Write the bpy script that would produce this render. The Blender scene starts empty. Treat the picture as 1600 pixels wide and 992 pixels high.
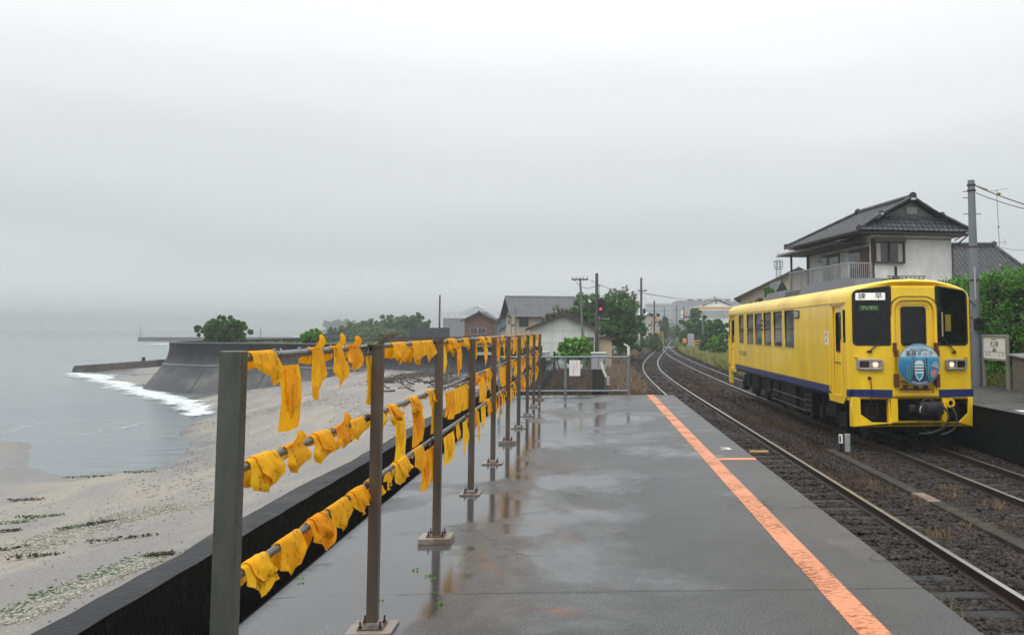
import bpy, bmesh, math, random
import numpy as np
from mathutils import Vector, Matrix
from math import pi, sin, cos, radians
random.seed(7); np.random.seed(7)
scn = bpy.context.scene
COL = scn.collection

# ------------------------------------------------------------------ camera
F, PX0, DP, EYE = 1400.0, 980.0, 109.0, 1.67
PITCH = math.atan(DP/F); YAW = math.atan((PX0-921)/F*math.cos(PITCH)); PY0 = 516-DP
cd = bpy.data.cameras.new('camera'); cam = bpy.data.objects.new('camera', cd); COL.objects.link(cam)
cam.location = (0, 0, EYE)
FW = Vector((sin(YAW)*cos(PITCH), cos(YAW)*cos(PITCH), sin(PITCH)))
RT = Vector((cos(YAW), -sin(YAW), 0)); UP = RT.cross(FW)
cam.rotation_euler = Matrix((RT, UP, -FW)).transposed().to_euler()
cd.sensor_width = 36; cd.lens = F/1600*36
cd.shift_x = (800-PX0)/1600; cd.shift_y = -(496-PY0)/1600
cd.clip_start = 0.05; cd.clip_end = 8000
scn.camera = cam

# ------------------------------------------------------------------ world: overcast sky in front of a Nishita sky
SUN_EL, SUN_AZ = radians(58), radians(215)
w = bpy.data.worlds.new('World'); scn.world = w; w.use_nodes = True
nt = w.node_tree; nt.nodes.clear()
def N(nt, t, **k):
    n = nt.nodes.new(t)
    for a, b in k.items(): setattr(n, a, b)
    return n
out = N(nt, 'ShaderNodeOutputWorld')
sky = N(nt, 'ShaderNodeTexSky', sky_type='NISHITA', sun_disc=False); sky.sun_elevation = SUN_EL; sky.sun_rotation = SUN_AZ
sky.air_density = 1; sky.dust_density = 4
b1 = N(nt, 'ShaderNodeBackground'); b1.inputs[1].default_value = 0.06
nt.links.new(sky.outputs[0], b1.inputs[0])
tc = N(nt, 'ShaderNodeTexCoord'); sp = N(nt, 'ShaderNodeSeparateXYZ'); nt.links.new(tc.outputs['Generated'], sp.inputs[0])
mp = N(nt, 'ShaderNodeMapping'); mp.inputs['Scale'].default_value = (1.6, 1.6, 7); nt.links.new(tc.outputs['Generated'], mp.inputs[0])
nz = N(nt, 'ShaderNodeTexNoise'); nz.inputs['Scale'].default_value = 1.3; nz.inputs['Detail'].default_value = 3; nz.inputs['Roughness'].default_value = .45
nt.links.new(mp.outputs[0], nz.inputs[0])
ma = N(nt, 'ShaderNodeMath', operation='MULTIPLY_ADD'); ma.inputs[1].default_value = 0.12; nt.links.new(nz.outputs[0], ma.inputs[0])
sub = N(nt, 'ShaderNodeMath', operation='SUBTRACT'); sub.inputs[1].default_value = 0.06
nt.links.new(sp.outputs[2], ma.inputs[2]); nt.links.new(ma.outputs[0], sub.inputs[0])
cr = N(nt, 'ShaderNodeValToRGB'); el = cr.color_ramp.elements
SKY = [(0.0, (.66,.69,.70)), (.04,(.66,.69,.70)), (.10,(.57,.60,.615)), (.17,(.645,.67,.68)), (.25,(.76,.775,.78)), (.34,(.89,.89,.89)), (.55,(1.2,1.21,1.22)), (1.0,(2.0,2.03,2.06))]
for i, (p, c) in enumerate(SKY):
    e = el[i] if i < 2 else el.new(p)
    e.position = p; e.color = (*c, 1)
cr.color_ramp.interpolation = 'B_SPLINE' if False else 'EASE'
nt.links.new(sub.outputs[0], cr.inputs[0])
b2 = N(nt, 'ShaderNodeBackground'); b2.inputs[1].default_value = 1.0; nt.links.new(cr.outputs[0], b2.inputs[0])
mx = N(nt, 'ShaderNodeMixShader'); mx.inputs[0].default_value = 0.92
nt.links.new(b1.outputs[0], mx.inputs[1]); nt.links.new(b2.outputs[0], mx.inputs[2]); nt.links.new(mx.outputs[0], out.inputs[0])
sl = bpy.data.lights.new('sun', 'SUN'); sl.energy = 0.7; sl.angle = radians(25); sl.color = (1, .98, .95)
so = bpy.data.objects.new('sun', sl); COL.objects.link(so)
so.rotation_euler = (pi/2-SUN_EL, 0, radians(180)-SUN_AZ)
scn.view_settings.view_transform = 'Standard'; scn.view_settings.look = 'None'
scn.view_settings.exposure = 0.35; scn.view_settings.gamma = 1
scn.cycles.volume_bounces = 0; scn.cycles.max_bounces = 6; scn.cycles.transparent_max_bounces = 12
scn.cycles.use_denoising = True
scn.cycles.caustics_reflective = False; scn.cycles.caustics_refractive = False

# ------------------------------------------------------------------ pixel -> place
C0 = Vector((0, 0, EYE))
def ray(px, py): return FW + RT*((px-PX0)/F) + UP*((PY0-py)/F)
def G(px, py, z=0.0):
    d = ray(px, py); return C0 + d*((z-EYE)/d.z)
def D(px, py, Y):
    d = ray(px, py); return C0 + d*(Y/d.y)
def OX(px, py, X):
    d = ray(px, py); return C0 + d*(X/d.x)
def PJ(p):
    d = Vector(p)-C0; z = d.dot(FW); return PX0+F*d.dot(RT)/z, PY0-F*d.dot(UP)/z

# ------------------------------------------------------------------ helpers
def tag(o, label=None, cat=None, group=None, kind=None):
    if label: o['label'] = label
    if cat: o['category'] = cat
    if group: o['group'] = group
    if kind: o['kind'] = kind
    return o
def empty(name, loc=(0,0,0), rz=0.0, label=None, cat=None, group=None):
    o = bpy.data.objects.new(name, None); o.location = loc; o.rotation_euler = (0,0,rz); o.empty_display_size = .2
    COL.objects.link(o); return tag(o, label, cat, group)
def copy_tree(o, parent=None):
    c = o.copy(); COL.objects.link(c); c.parent = parent
    for ch in list(o.children): copy_tree(ch, c)
    return c
def arr_mesh(name, V, Fq, m, parent=None, uv=None, smooth=False, attr=None):
    V = np.asarray(V, dtype=np.float32).reshape(-1, 3); Fq = np.asarray(Fq, dtype=np.int32)
    k = Fq.shape[1]; me = bpy.data.meshes.new(name)
    me.vertices.add(len(V)); me.vertices.foreach_set('co', V.ravel())
    me.loops.add(Fq.size); me.loops.foreach_set('vertex_index', Fq.ravel())
    me.polygons.add(len(Fq)); me.polygons.foreach_set('loop_start', np.arange(0, Fq.size, k, dtype=np.int32))
    me.polygons.foreach_set('loop_total', np.full(len(Fq), k, dtype=np.int32))
    if smooth: me.polygons.foreach_set('use_smooth', np.ones(len(Fq), dtype=bool))
    me.update(calc_edges=True)
    if uv is not None:
        l = me.uv_layers.new(name='UVMap'); l.data.foreach_set('uv', np.asarray(uv, dtype=np.float32)[Fq.ravel()].ravel())
    me.materials.append(m)
    o = bpy.data.objects.new(name, me); COL.objects.link(o); o.parent = parent
    return o
class MB:
    def __init__(s): s.v = []; s.f = []; s.M = Matrix()
    def add(s, vs, fs):
        b = len(s.v); s.v += [tuple(s.M @ Vector(p)) for p in vs]; s.f += [tuple(i+b for i in f) for f in fs]; return s
    def box(s, x0, x1, y0, y1, z0, z1, ch=0.0):
        if ch <= 0:
            return s.add([(x0,y0,z0),(x1,y0,z0),(x1,y1,z0),(x0,y1,z0),(x0,y0,z1),(x1,y0,z1),(x1,y1,z1),(x0,y1,z1)],
                  [(0,3,2,1),(4,5,6,7),(0,1,5,4),(1,2,6,5),(2,3,7,6),(3,0,4,7)])
        bm = bmesh.new(); r = bmesh.ops.create_cube(bm, size=1)
        for v in r['verts']: v.co = Vector(((x0+x1)/2+v.co.x*(x1-x0), (y0+y1)/2+v.co.y*(y1-y0), (z0+z1)/2+v.co.z*(z1-z0)))
        bmesh.ops.bevel(bm, geom=bm.edges[:], offset=ch, segments=2, affect='EDGES', profile=.6)
        bm.verts.index_update(); vs = [v.co.copy() for v in bm.verts]; fs = [[v.index for v in f.verts] for f in bm.faces]; bm.free()
        return s.add(vs, fs)
    def tube(s, pts, r, n=8, caps=True):
        pts = [Vector(p) for p in pts]; rs = r if isinstance(r, (list, tuple)) else [r]*len(pts)
        vs = []; fs = []
        for i, p in enumerate(pts):
            t = (pts[min(i+1, len(pts)-1)]-pts[max(i-1, 0)]).normalized()
            a = t.cross(Vector((0,0,1)) if abs(t.z) < .9 else Vector((1,0,0))).normalized(); b = t.cross(a)
            for k in range(n):
                q = 2*pi*k/n; vs.append(p + (a*cos(q)+b*sin(q))*rs[i])
        for i in range(len(pts)-1):
            for k in range(n): fs.append((i*n+k, i*n+(k+1)%n, (i+1)*n+(k+1)%n, (i+1)*n+k))
        if caps: fs.append(tuple(range(n-1, -1, -1))); fs.append(tuple((len(pts)-1)*n+k for k in range(n)))
        return s.add(vs, fs)
    def prism(s, poly, a0, a1, axis='y'):
        n = len(poly)
        mk = {'y': lambda p, q: (p[0], q, p[1]), 'z': lambda p, q: (p[0], p[1], q), 'x': lambda p, q: (q, p[0], p[1])}[axis]
        vs = [mk(p, a0) for p in poly]+[mk(p, a1) for p in poly]
        fs = [tuple(range(n-1,-1,-1)), tuple(range(n, 2*n))]+[(i, (i+1)%n, n+(i+1)%n, n+i) for i in range(n)]
        return s.add(vs, fs)
    def sheet(s, P):   # grid of points rows x cols
        R, Cc = len(P), len(P[0]); vs = [p for row in P for p in row]
        fs = [(i*Cc+j, i*Cc+j+1, (i+1)*Cc+j+1, (i+1)*Cc+j) for i in range(R-1) for j in range(Cc-1)]
        return s.add(vs, fs)
    def build(s, name, m, parent=None, smooth=False, loc=None, rz=None, fix=True):
        me = bpy.data.meshes.new(name); me.from_pydata(s.v, [], s.f)
        if fix:
            bm = bmesh.new(); bm.from_mesh(me); bmesh.ops.recalc_face_normals(bm, faces=bm.faces[:]); bm.to_mesh(me); bm.free()
        me.materials.append(m)
        if smooth:
            for p in me.polygons: p.use_smooth = True
            try: me.set_sharp_from_angle(angle=radians(40))
            except Exception: pass
        o = bpy.data.objects.new(name, me); COL.objects.link(o); o.parent = parent
        if loc is not None: o.location = loc
        if rz is not None: o.rotation_euler.z = rz
        return o
def plate(name, outline, holes, depth, m, parent=None, M=None, bevel=0.0):
    """flat plate in local XY with holes, thickness along local Z, then placed with M"""
    c = bpy.data.curves.new(name, 'CURVE'); c.dimensions = '2D'; c.fill_mode = 'BOTH'; c.extrude = depth/2; c.bevel_depth = bevel; c.bevel_resolution = 1
    for lp in [outline]+holes:
        s = c.splines.new('POLY'); s.points.add(len(lp)-1)
        for i, p in enumerate(lp): s.points[i].co = (p[0], p[1], 0, 1)
        s.use_cyclic_u = True
    o = bpy.data.objects.new(name, c); COL.objects.link(o)
    dg = bpy.context.evaluated_depsgraph_get(); me = bpy.data.meshes.new_from_object(o.evaluated_get(dg)); bpy.data.objects.remove(o)
    me.name = name
    if M is not None: me.transform(M)
    me.materials.clear(); me.materials.append(m)
    o = bpy.data.objects.new(name, me); COL.objects.link(o); o.parent = parent
    return o
def text(name, body, size, m, parent, M, sx=1.0, align='CENTER', ext=.0015, bold=0.0):
    c = bpy.data.curves.new(name, 'FONT'); c.body = body; c.size = size; c.align_x = align; c.align_y = 'CENTER'; c.extrude = ext; c.offset = bold
    o = bpy.data.objects.new(name, c); COL.objects.link(o)
    dg = bpy.context.evaluated_depsgraph_get(); me = bpy.data.meshes.new_from_object(o.evaluated_get(dg)); bpy.data.objects.remove(o)
    me.name = name; me.transform(Matrix.Diagonal((sx, 1, 1, 1))); me.transform(M); me.materials.clear(); me.materials.append(m)
    o = bpy.data.objects.new(name, me); COL.objects.link(o); o.parent = parent
    return o
def rrect(x0, x1, y0, y1, r, n=5, tl=0.0, tr=0.0):
    """rounded rectangle; tl/tr lower the top corners"""
    if not isinstance(r, (list, tuple)): r = [r]*4
    pts = []
    for (cx, cy, a, rr) in ((x1-r[0], y0+r[0], -pi/2, r[0]), (x1-r[1], y1-r[1]-tr, 0, r[1]), (x0+r[2], y1-r[2]-tl, pi/2, r[2]), (x0+r[3], y0+r[3], pi, r[3])):
        for k in range(n+1):
            q = a+pi/2*k/n; pts.append((cx+rr*cos(q), cy+rr*sin(q)))
    return pts
def circ(cx, cy, r, n=48): return [(cx+r*cos(2*pi*k/n), cy+r*sin(2*pi*k/n)) for k in range(n)]
XZ = Matrix(((1,0,0,0),(0,0,-1,0),(0,1,0,0),(0,0,0,1)))       # local XY -> world XZ, facing -Y
def at(x, y, z): return Matrix.Translation((x, y, z))

# ------------------------------------------------------------------ materials
MATS = {}
def base(name):
    m = bpy.data.materials.new(name); m.use_nodes = True; t = m.node_tree; return m, t, t.nodes['Principled BSDF']
def mat(name, c, rough=.6, metal=0.0, var=.15, scale=3.0, bump=0.0, bscale=40.0, c2=None, c2at=.62, coat=0.0, stretch=None, rvar=0.0, spec=.5, emit=None, es=0, soft=.08):
    """procedural colour: base tone varied by noise, optional second colour in patches"""
    if name in MATS: return MATS[name]
    m, t, p = base(name); L = t.links.new
    tcn = N(t, 'ShaderNodeTexCoord'); src = tcn.outputs['Object']
    if stretch:
        mpn = N(t, 'ShaderNodeMapping'); mpn.inputs['Scale'].default_value = stretch; L(src, mpn.inputs[0]); src2 = mpn.outputs[0]
    else: src2 = src
    n1 = N(t, 'ShaderNodeTexNoise'); n1.inputs['Scale'].default_value = scale; n1.inputs['Detail'].default_value = 6; n1.inputs['Roughness'].default_value = .6; L(src2, n1.inputs[0])
    mr = N(t, 'ShaderNodeMapRange'); mr.inputs[1].default_value = .25; mr.inputs[2].default_value = .75; mr.inputs[3].default_value = 1-var; mr.inputs[4].default_value = 1+var; L(n1.outputs[0], mr.inputs[0])
    mc = N(t, 'ShaderNodeVectorMath', operation='SCALE'); L(mr.outputs[0], mc.inputs['Scale'])
    if c2:
        n2 = N(t, 'ShaderNodeTexNoise'); n2.inputs['Scale'].default_value = scale*.6; n2.inputs['Detail'].default_value = 8; n2.inputs['Roughness'].default_value = .68; L(src2, n2.inputs[0])
        r2 = N(t, 'ShaderNodeMapRange'); r2.inputs[1].default_value = c2at-soft; r2.inputs[2].default_value = c2at+soft; L(n2.outputs[0], r2.inputs[0])
        mm = N(t, 'ShaderNodeMix', data_type='RGBA'); mm.inputs[6].default_value = (*c, 1); mm.inputs[7].default_value = (*c2, 1); L(r2.outputs[0], mm.inputs[0]); L(mm.outputs[2], mc.inputs[0])
    else: mc.inputs[0].default_value = c
    L(mc.outputs[0], p.inputs['Base Color'])
    p.inputs['Roughness'].default_value = rough; p.inputs['Metallic'].default_value = metal; p.inputs['Specular IOR Level'].default_value = spec
    if rvar:
        rr = N(t, 'ShaderNodeMapRange'); rr.inputs[1].default_value = .3; rr.inputs[2].default_value = .7; rr.inputs[3].default_value = max(.02, rough-rvar); rr.inputs[4].default_value = rough+rvar; L(n1.outputs[0], rr.inputs[0]); L(rr.outputs[0], p.inputs['Roughness'])
    if coat: p.inputs['Coat Weight'].default_value = coat; p.inputs['Coat Roughness'].default_value = .08
    if bump:
        nb = N(t, 'ShaderNodeTexNoise'); nb.inputs['Scale'].default_value = bscale; nb.inputs['Detail'].default_value = 5; L(src2, nb.inputs[0])
        bp = N(t, 'ShaderNodeBump'); bp.inputs['Strength'].default_value = 1; bp.inputs['Distance'].default_value = bump; L(nb.outputs[0], bp.inputs['Height']); L(bp.outputs[0], p.inputs['Normal'])
    if emit: p.inputs['Emission Color'].default_value = (*emit, 1); p.inputs['Emission Strength'].default_value = es
    MATS[name] = m; return m
def leafmat(name, c1, c2, rough=.55, trans=.25):
    m, t, p = base(name); L = t.links.new
    g = N(t, 'ShaderNodeNewGeometry'); r = N(t, 'ShaderNodeValToRGB'); r.color_ramp.elements[0].color = (*c1, 1); r.color_ramp.elements[1].color = (*c2, 1)
    L(g.outputs['Random Per Island'], r.inputs[0]); L(r.outputs[0], p.inputs['Base Color']); p.inputs['Roughness'].default_value = rough
    tr = N(t, 'ShaderNodeBsdfTranslucent'); L(r.outputs[0], tr.inputs[0]); mxn = N(t, 'ShaderNodeMixShader'); mxn.inputs[0].default_value = trans
    o = t.nodes['Material Output']; L(p.outputs[0], mxn.inputs[1]); L(tr.outputs[0], mxn.inputs[2]); L(mxn.outputs[0], o.inputs[0]); return m
M_steel = mat('post_steel', (.105,.085,.065), .42, .35, .3, 9, .0006, 90, c2=(.11,.055,.028), c2at=.60, stretch=(1,1,.25), rvar=.14)
M_post1 = mat('end_post_steel', (.085,.088,.075), .32, .35, .3, 14, .0006, 160, c2=(.12,.11,.085), c2at=.62, stretch=(1,1,.3), rvar=.12)
M_pipe = mat('pipe_steel', (.13,.13,.135), .28, .75, .35, 30, .0005, 120, c2=(.09,.05,.03), c2at=.66, rvar=.12)
M_pad = mat('mortar_pad', (.21,.18,.145), .35, 0, .3, 7, .003, 60, c2=(.12,.06,.03), c2at=.6, rvar=.15)
M_bolt = mat('rusty_bolt', (.06,.035,.022), .6, .5, .3, 40)
M_galv = mat('galvanised', (.20,.25,.27), .45, .5, .2, 12, .0004, 90, c2=(.14,.17,.18))
M_wire = mat('wire', (.22,.23,.22), .5, .7, .2, 20)
M_clip = mat('clip_metal', (.45,.45,.44), .25, .95, .1, 20)
M_black = mat('black_paint', (.012,.012,.013), .35, 0, .3, 20)
M_dark = mat('under_gear', (.009,.008,.007), .7, 0, .5, 6, .004, 40, c2=(.024,.018,.013), spec=.2)
M_white = mat('white_paint', (.75,.75,.73), .4, 0, .08, 8)
M_rail = mat('rail_side', (.045,.030,.022), .5, .4, .4, 14, .001, 60)
M_railtop = mat('rail_top', (.55,.55,.55), .28, 1, .12, 4, stretch=(4,.3,1))
M_sleeper = mat('sleeper', (.022,.022,.023), .6, 0, .5, 5, .006, 25, stretch=(1,4,1), spec=.25)
M_leaf1 = leafmat('leaf_green', (.02,.075,.012), (.10,.24,.035))
M_leaf2 = leafmat('leaf_fresh', (.06,.19,.02), (.18,.40,.05))
M_leaf3 = leafmat('leaf_olive', (.09,.11,.055), (.20,.22,.12))
M_leaf4 = leafmat('leaf_hedge', (.016,.07,.008), (.14,.36,.03))
M_dry = leafmat('dry_grass', (.10,.065,.035), (.30,.21,.12))
M_weed = leafmat('brown_weed', (.035,.02,.012), (.11,.06,.032))
M_yg = leafmat('yellow_grass', (.16,.17,.04), (.34,.36,.10))
M_bark = mat('bark', (.07,.055,.04), .8, 0, .35, 10, .01, 20)

# ================================================================== SETTING
def rbf(P, V):
    P = np.array(P, float); n = len(P)
    d = np.linalg.norm(P[:,None]-P[None], axis=2); K = np.where(d>0, d**2*np.log(d+1e-9), 0) + np.eye(n)*2.0
    A = np.zeros((n+3, n+3)); A[:n,:n] = K; A[:n,n] = 1; A[:n,n+1:] = P; A[n,:n] = 1; A[n+1:,:n] = P.T
    s = np.linalg.solve(A, np.concatenate([V, [0,0,0]]))
    def f(Q):
        Q = np.asarray(Q, float); d = np.linalg.norm(Q[:,None]-P[None], axis=2); k = np.where(d>0, d**2*np.log(d+1e-9), 0)
        return k@s[:n]+s[n]+Q@s[n+1:]
    return f
SEA = -2.6
shore_px = [(0,688),(45,690),(58,712),(90,735),(130,745),(200,737),(262,727),(298,690),(322,652),(316,636),(290,624)]
shore = [G(a, b, SEA) for a, b in shore_px]
cp = [((p.x, p.y), SEA) for p in shore]
cp += [((-27.5,62), -2.75), ((-32,66), -2.8), ((-40,70),-3.1), ((-26,50), -2.95), ((-20,40), -2.9), ((-30,44), -3.2), ((-45,50), -3.5), ((-60,40),-3.6), ((-17.5,33),-2.75),
       ((-26,30),-2.35), ((-30,24), -2.3), ((-45,30),-2.6), ((-60,20), -2.7), ((-13,26),-2.35), ((-11,32),-2.2), ((-8,20), -1.95), ((-3,6),-1.6), ((-3,14),-1.5), ((-3,24),-1.35),
       ((-3,40),-1.05), ((-4,49),-.85), ((-10,53),-.7), ((-14,57),-.85), ((-19,60),-1.75), ((-23,61),-2.35), ((-14,44),-1.6), ((-9,40),-1.35), ((-17,48),-2.25), ((-12,12),-2.0), ((-25,12),-2.1), ((-50,5),-2.3), ((-4,-6),-1.7)]
zf = rbf([c[0] for c in cp], np.array([c[1] for c in cp]))
def grid(x0, x1, y0, y1, nx, ny, zfun, bias=1.0):
    xs = np.linspace(x0, x1, nx); ys = y0+(y1-y0)*np.linspace(0, 1, ny)**bias
    X, Y = np.meshgrid(xs, ys); Z = zfun(X.ravel(), Y.ravel()).reshape(X.shape)
    V = np.stack([X, Y, Z], -1).reshape(-1, 3)
    i = np.arange(ny-1)[:,None]*nx+np.arange(nx-1)[None]
    Fq = np.stack([i, i+1, i+1+nx, i+nx], -1).reshape(-1, 4); return V, Fq
def beachz(X, Y):
    z = zf(np.stack([X, Y], 1))
    z = np.clip(z, -4, -.5)
    land = z > SEA+.02
    z = z + np.where(land, .018*np.sin(X*1.3+np.sin(Y*.7)*2)+.014*np.sin(Y*2.1+X*.8)+.01*np.sin(X*5+Y*3), 0)
    return z
def bz(x, y): return float(beachz(np.array([x]), np.array([y]))[0])
# beach material
def beach_mat():
    m, t, p = base('wet_sand'); L = t.links.new
    g = N(t, 'ShaderNodeNewGeometry'); s = N(t, 'ShaderNodeSeparateXYZ'); L(g.outputs['Position'], s.inputs[0])
    n1 = N(t, 'ShaderNodeTexNoise'); n1.inputs['Scale'].default_value = .22; n1.inputs['Detail'].default_value = 8; n1.inputs['Roughness'].default_value = .62; n1.inputs['Distortion'].default_value = .8
    mp1 = N(t, 'ShaderNodeMapping'); mp1.inputs['Rotation'].default_value = (0,0,radians(-28)); mp1.inputs['Scale'].default_value = (3.2,.7,1); L(g.outputs['Position'], mp1.inputs[0]); L(mp1.outputs[0], n1.inputs[0])
    r1 = N(t, 'ShaderNodeValToRGB'); e = r1.color_ramp.elements; e[0].position = .40; e[0].color = (.155,.148,.135,1); e[1].position = .60; e[1].color = (.25,.228,.19,1); L(n1.outputs[0], r1.inputs[0])
    # shell grit speckle
    n2 = N(t, 'ShaderNodeTexNoise'); n2.inputs['Scale'].default_value = 22; n2.inputs['Detail'].default_value = 4; n2.inputs['Roughness'].default_value = .8; L(g.outputs['Position'], n2.inputs[0])
    r2 = N(t, 'ShaderNodeMapRange'); r2.inputs[1].default_value = .38; r2.inputs[2].default_value = .66; r2.inputs[3].default_value = .72; r2.inputs[4].default_value = 1.30; L(n2.outputs[0], r2.inputs[0])
    sc = N(t, 'ShaderNodeVectorMath', operation='SCALE'); L(r1.outputs[0], sc.inputs[0]); L(r2.outputs[0], sc.inputs['Scale'])
    # wet belt by height over the water
    nn = N(t, 'ShaderNodeTexNoise'); nn.inputs['Scale'].default_value = .5; L(g.outputs['Position'], nn.inputs[0])
    za = N(t, 'ShaderNodeMath', operation='MULTIPLY_ADD'); za.inputs[1].default_value = .25; L(nn.outputs[0], za.inputs[0]); L(s.outputs[2], za.inputs[2])
    wet = N(t, 'ShaderNodeMapRange'); wet.inputs[1].default_value = SEA+.10; wet.inputs[2].default_value = SEA+.30; wet.inputs[3].default_value = 1; wet.inputs[4].default_value = 0; L(za.outputs[0], wet.inputs[0])
    mx1 = N(t, 'ShaderNodeMix', data_type='RGBA'); mx1.inputs[7].default_value = (.075,.072,.066,1); L(wet.outputs[0], mx1.inputs[0]); L(sc.outputs[0], mx1.inputs[6]); L(mx1.outputs[2], p.inputs['Base Color'])
    rr = N(t, 'ShaderNodeMapRange'); rr.inputs[3].default_value = .62; rr.inputs[4].default_value = .12; L(wet.outputs[0], rr.inputs[0])
    r3 = N(t, 'ShaderNodeMapRange'); r3.inputs[1].default_value = .40; r3.inputs[2].default_value = .58; r3.inputs[3].default_value = -.2; r3.inputs[4].default_value = .12; L(n1.outputs[0], r3.inputs[0])
    ad = N(t, 'ShaderNodeMath', operation='ADD'); L(rr.outputs[0], ad.inputs[0]); L(r3.outputs[0], ad.inputs[1]); L(ad.outputs[0], p.inputs['Roughness'])
    b = N(t, 'ShaderNodeBump'); b.inputs['Distance'].default_value = .02; b.inputs['Strength'].default_value = .8; L(n2.outputs[0], b.inputs['Height']); L(b.outputs[0], p.inputs['Normal'])
    return m
M_beach = beach_mat()
V, Fq = grid(-75, -2.45, -8, 66, 260, 240, beachz)
tag(arr_mesh('beach', V, Fq, M_beach, smooth=True), kind='structure')
# sea
def sea_mat():
    m, t, p = base('sea_water'); L = t.links.new
    g = N(t, 'ShaderNodeNewGeometry')
    mpn = N(t, 'ShaderNodeMapping'); mpn.inputs['Rotation'].default_value = (0,0,radians(20)); mpn.inputs['Scale'].default_value = (.5,1.3,1); L(g.outputs['Position'], mpn.inputs[0])
    n1 = N(t, 'ShaderNodeTexNoise'); n1.inputs['Scale'].default_value = .8; n1.inputs['Detail'].default_value = 7; n1.inputs['Roughness'].default_value = .62; n1.inputs['Distortion'].default_value = .3; L(mpn.outputs[0], n1.inputs[0])
    b = N(t, 'ShaderNodeBump'); b.inputs['Distance'].default_value = .22; b.inputs['Strength'].default_value = .8; L(n1.outputs[0], b.inputs['Height']); L(b.outputs[0], p.inputs['Normal'])
    n2 = N(t, 'ShaderNodeTexNoise'); n2.inputs['Scale'].default_value = .03; n2.inputs['Detail'].default_value = 4; L(g.outputs['Position'], n2.inputs[0])
    r = N(t, 'ShaderNodeValToRGB'); r.color_ramp.elements[0].position = .35; r.color_ramp.elements[1].position = .65; r.color_ramp.elements[0].color = (.11,.14,.148,1); r.color_ramp.elements[1].color = (.15,.18,.185,1)
    L(n2.outputs[0], r.inputs[0]); L(r.outputs[0], p.inputs['Base Color'])
    p.inputs['Roughness'].default_value = .16; p.inputs['IOR'].default_value = 1.33
    return m
M_sea = sea_mat()
tag(MB().add([(-5000,-200,SEA),(-2.5,-200,SEA),(-2.5,60,SEA),(-2.5,6000,SEA),(-5000,6000,SEA)], [(0,1,2,3,4)]).build('sea', M_sea), kind='structure')
# foam
def foam_mat(name, thr, sc=1.2, st=(1,1,1)):
    m, t, p = base(name); L = t.links.new
    g = N(t, 'ShaderNodeNewGeometry'); mpn = N(t, 'ShaderNodeMapping'); mpn.inputs['Scale'].default_value = st; L(g.outputs['Position'], mpn.inputs[0])
    n = N(t, 'ShaderNodeTexNoise'); n.inputs['Scale'].default_value = sc; n.inputs['Detail'].default_value = 8; n.inputs['Roughness'].default_value = .75; L(mpn.outputs[0], n.inputs[0])
    uvn = N(t, 'ShaderNodeUVMap'); s = N(t, 'ShaderNodeSeparateXYZ'); L(uvn.outputs[0], s.inputs[0])
    a = N(t, 'ShaderNodeMath', operation='MULTIPLY_ADD'); a.inputs[1].default_value = .30; L(s.outputs[1], a.inputs[0]); L(n.outputs[0], a.inputs[2])
    r = N(t, 'ShaderNodeMapRange'); r.inputs[1].default_value = thr; r.inputs[2].default_value = thr+.20; L(a.outputs[0], r.inputs[0]); L(r.outputs[0], p.inputs['Alpha'])
    p.inputs['Base Color'].default_value = (.62,.66,.66,1); p.inputs['Roughness'].default_value = .6
    return m
M_foam = foam_mat('sea_foam', .60, 1.5)
M_foam2 = foam_mat('sea_foam_thin', .80, 2.4)
def foam(name, px, width, m, label):
    pts = [G(a, b, SEA) for a, b in px]; R = []; uv = []
    P = []
    for i in range(len(pts)-1):
        for k in range(12):
            P.append(pts[i].lerp(pts[i+1], k/12))
    P.append(pts[-1]); n = len(P)
    for i, p in enumerate(P):
        t = (P[min(i+1, n-1)]-P[max(i-1, 0)]).normalized(); nn = Vector((-t.y, t.x, 0)); e = min(1, i/8, (n-1-i)/8)*.8+.2
        wd = (width[0]+(width[1]-width[0])*i/n)*e*(1+.25*sin(i*.6)+.15*sin(i*1.7))
        for j in range(7):
            v = j/6*2-1; q = p+nn*(v*wd); zz = max(SEA, bz(q.x, q.y) if q.y < 62 else SEA)+.012+.05*(1-v*v)
            R.append((q.x, q.y, zz)); uv.append((i/n, 1-v*v))
    Fq = [(i*7+j, i*7+j+1, (i+1)*7+j+1, (i+1)*7+j) for i in range(n-1) for j in range(6)]
    return tag(arr_mesh(name, R, Fq, m, uv=uv, smooth=True), label, None, None, 'stuff')
foam('foam', [(112,583),(140,587),(175,596),(205,607),(240,618),(275,626),(300,634),(312,645),(300,652)], (2.2, .8), M_foam, 'white surf line curling onto the beach')
foam('foam', [(152,585),(190,598),(230,612),(270,622),(296,630)], (1.2, .7), M_foam, 'thin surf strip behind the main surf line')
foam('foam', [(0,679),(18,676),(40,667),(70,662),(105,660),(138,658)], (.35, .35), M_foam2, 'small foam crest on the left water edge')
foam('foam', [(100,684),(125,682),(150,676),(185,672),(215,664),(245,656)], (.35, .45), M_foam2, 'faint foam crest in the middle of the bay')
foam('foam', [(170,556),(200,557),(235,558)], (3.0, 3.0), M_foam2, 'faint distant foam behind the groyne')
foam('foam', [(110,566),(140,562),(160,559)], (3.0, 2.0), M_foam2, 'faint foam off the tip of the groyne')
foam('foam', [(236,537),(250,537),(256,538)], (7, 7), M_foam, 'surf against the far breakwater')

# land sheet (rail level and beyond), beyond the seawall
M_land = mat('land_soil', (.085,.075,.055), .8, 0, .35, .4, .03, 3, c2=(.06,.075,.03), c2at=.5, soft=.15)
def landz(X, Y):
    r = np.clip((Y-150)/120, 0, 1)
    return -1.10 + r*.85
V, Fq = grid(-2.36, 1200, -20, 3200, 90, 120, landz, 2.2)
V2 = V.copy()
tag(arr_mesh('ground', V, Fq, M_land, smooth=True), kind='structure')
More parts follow.
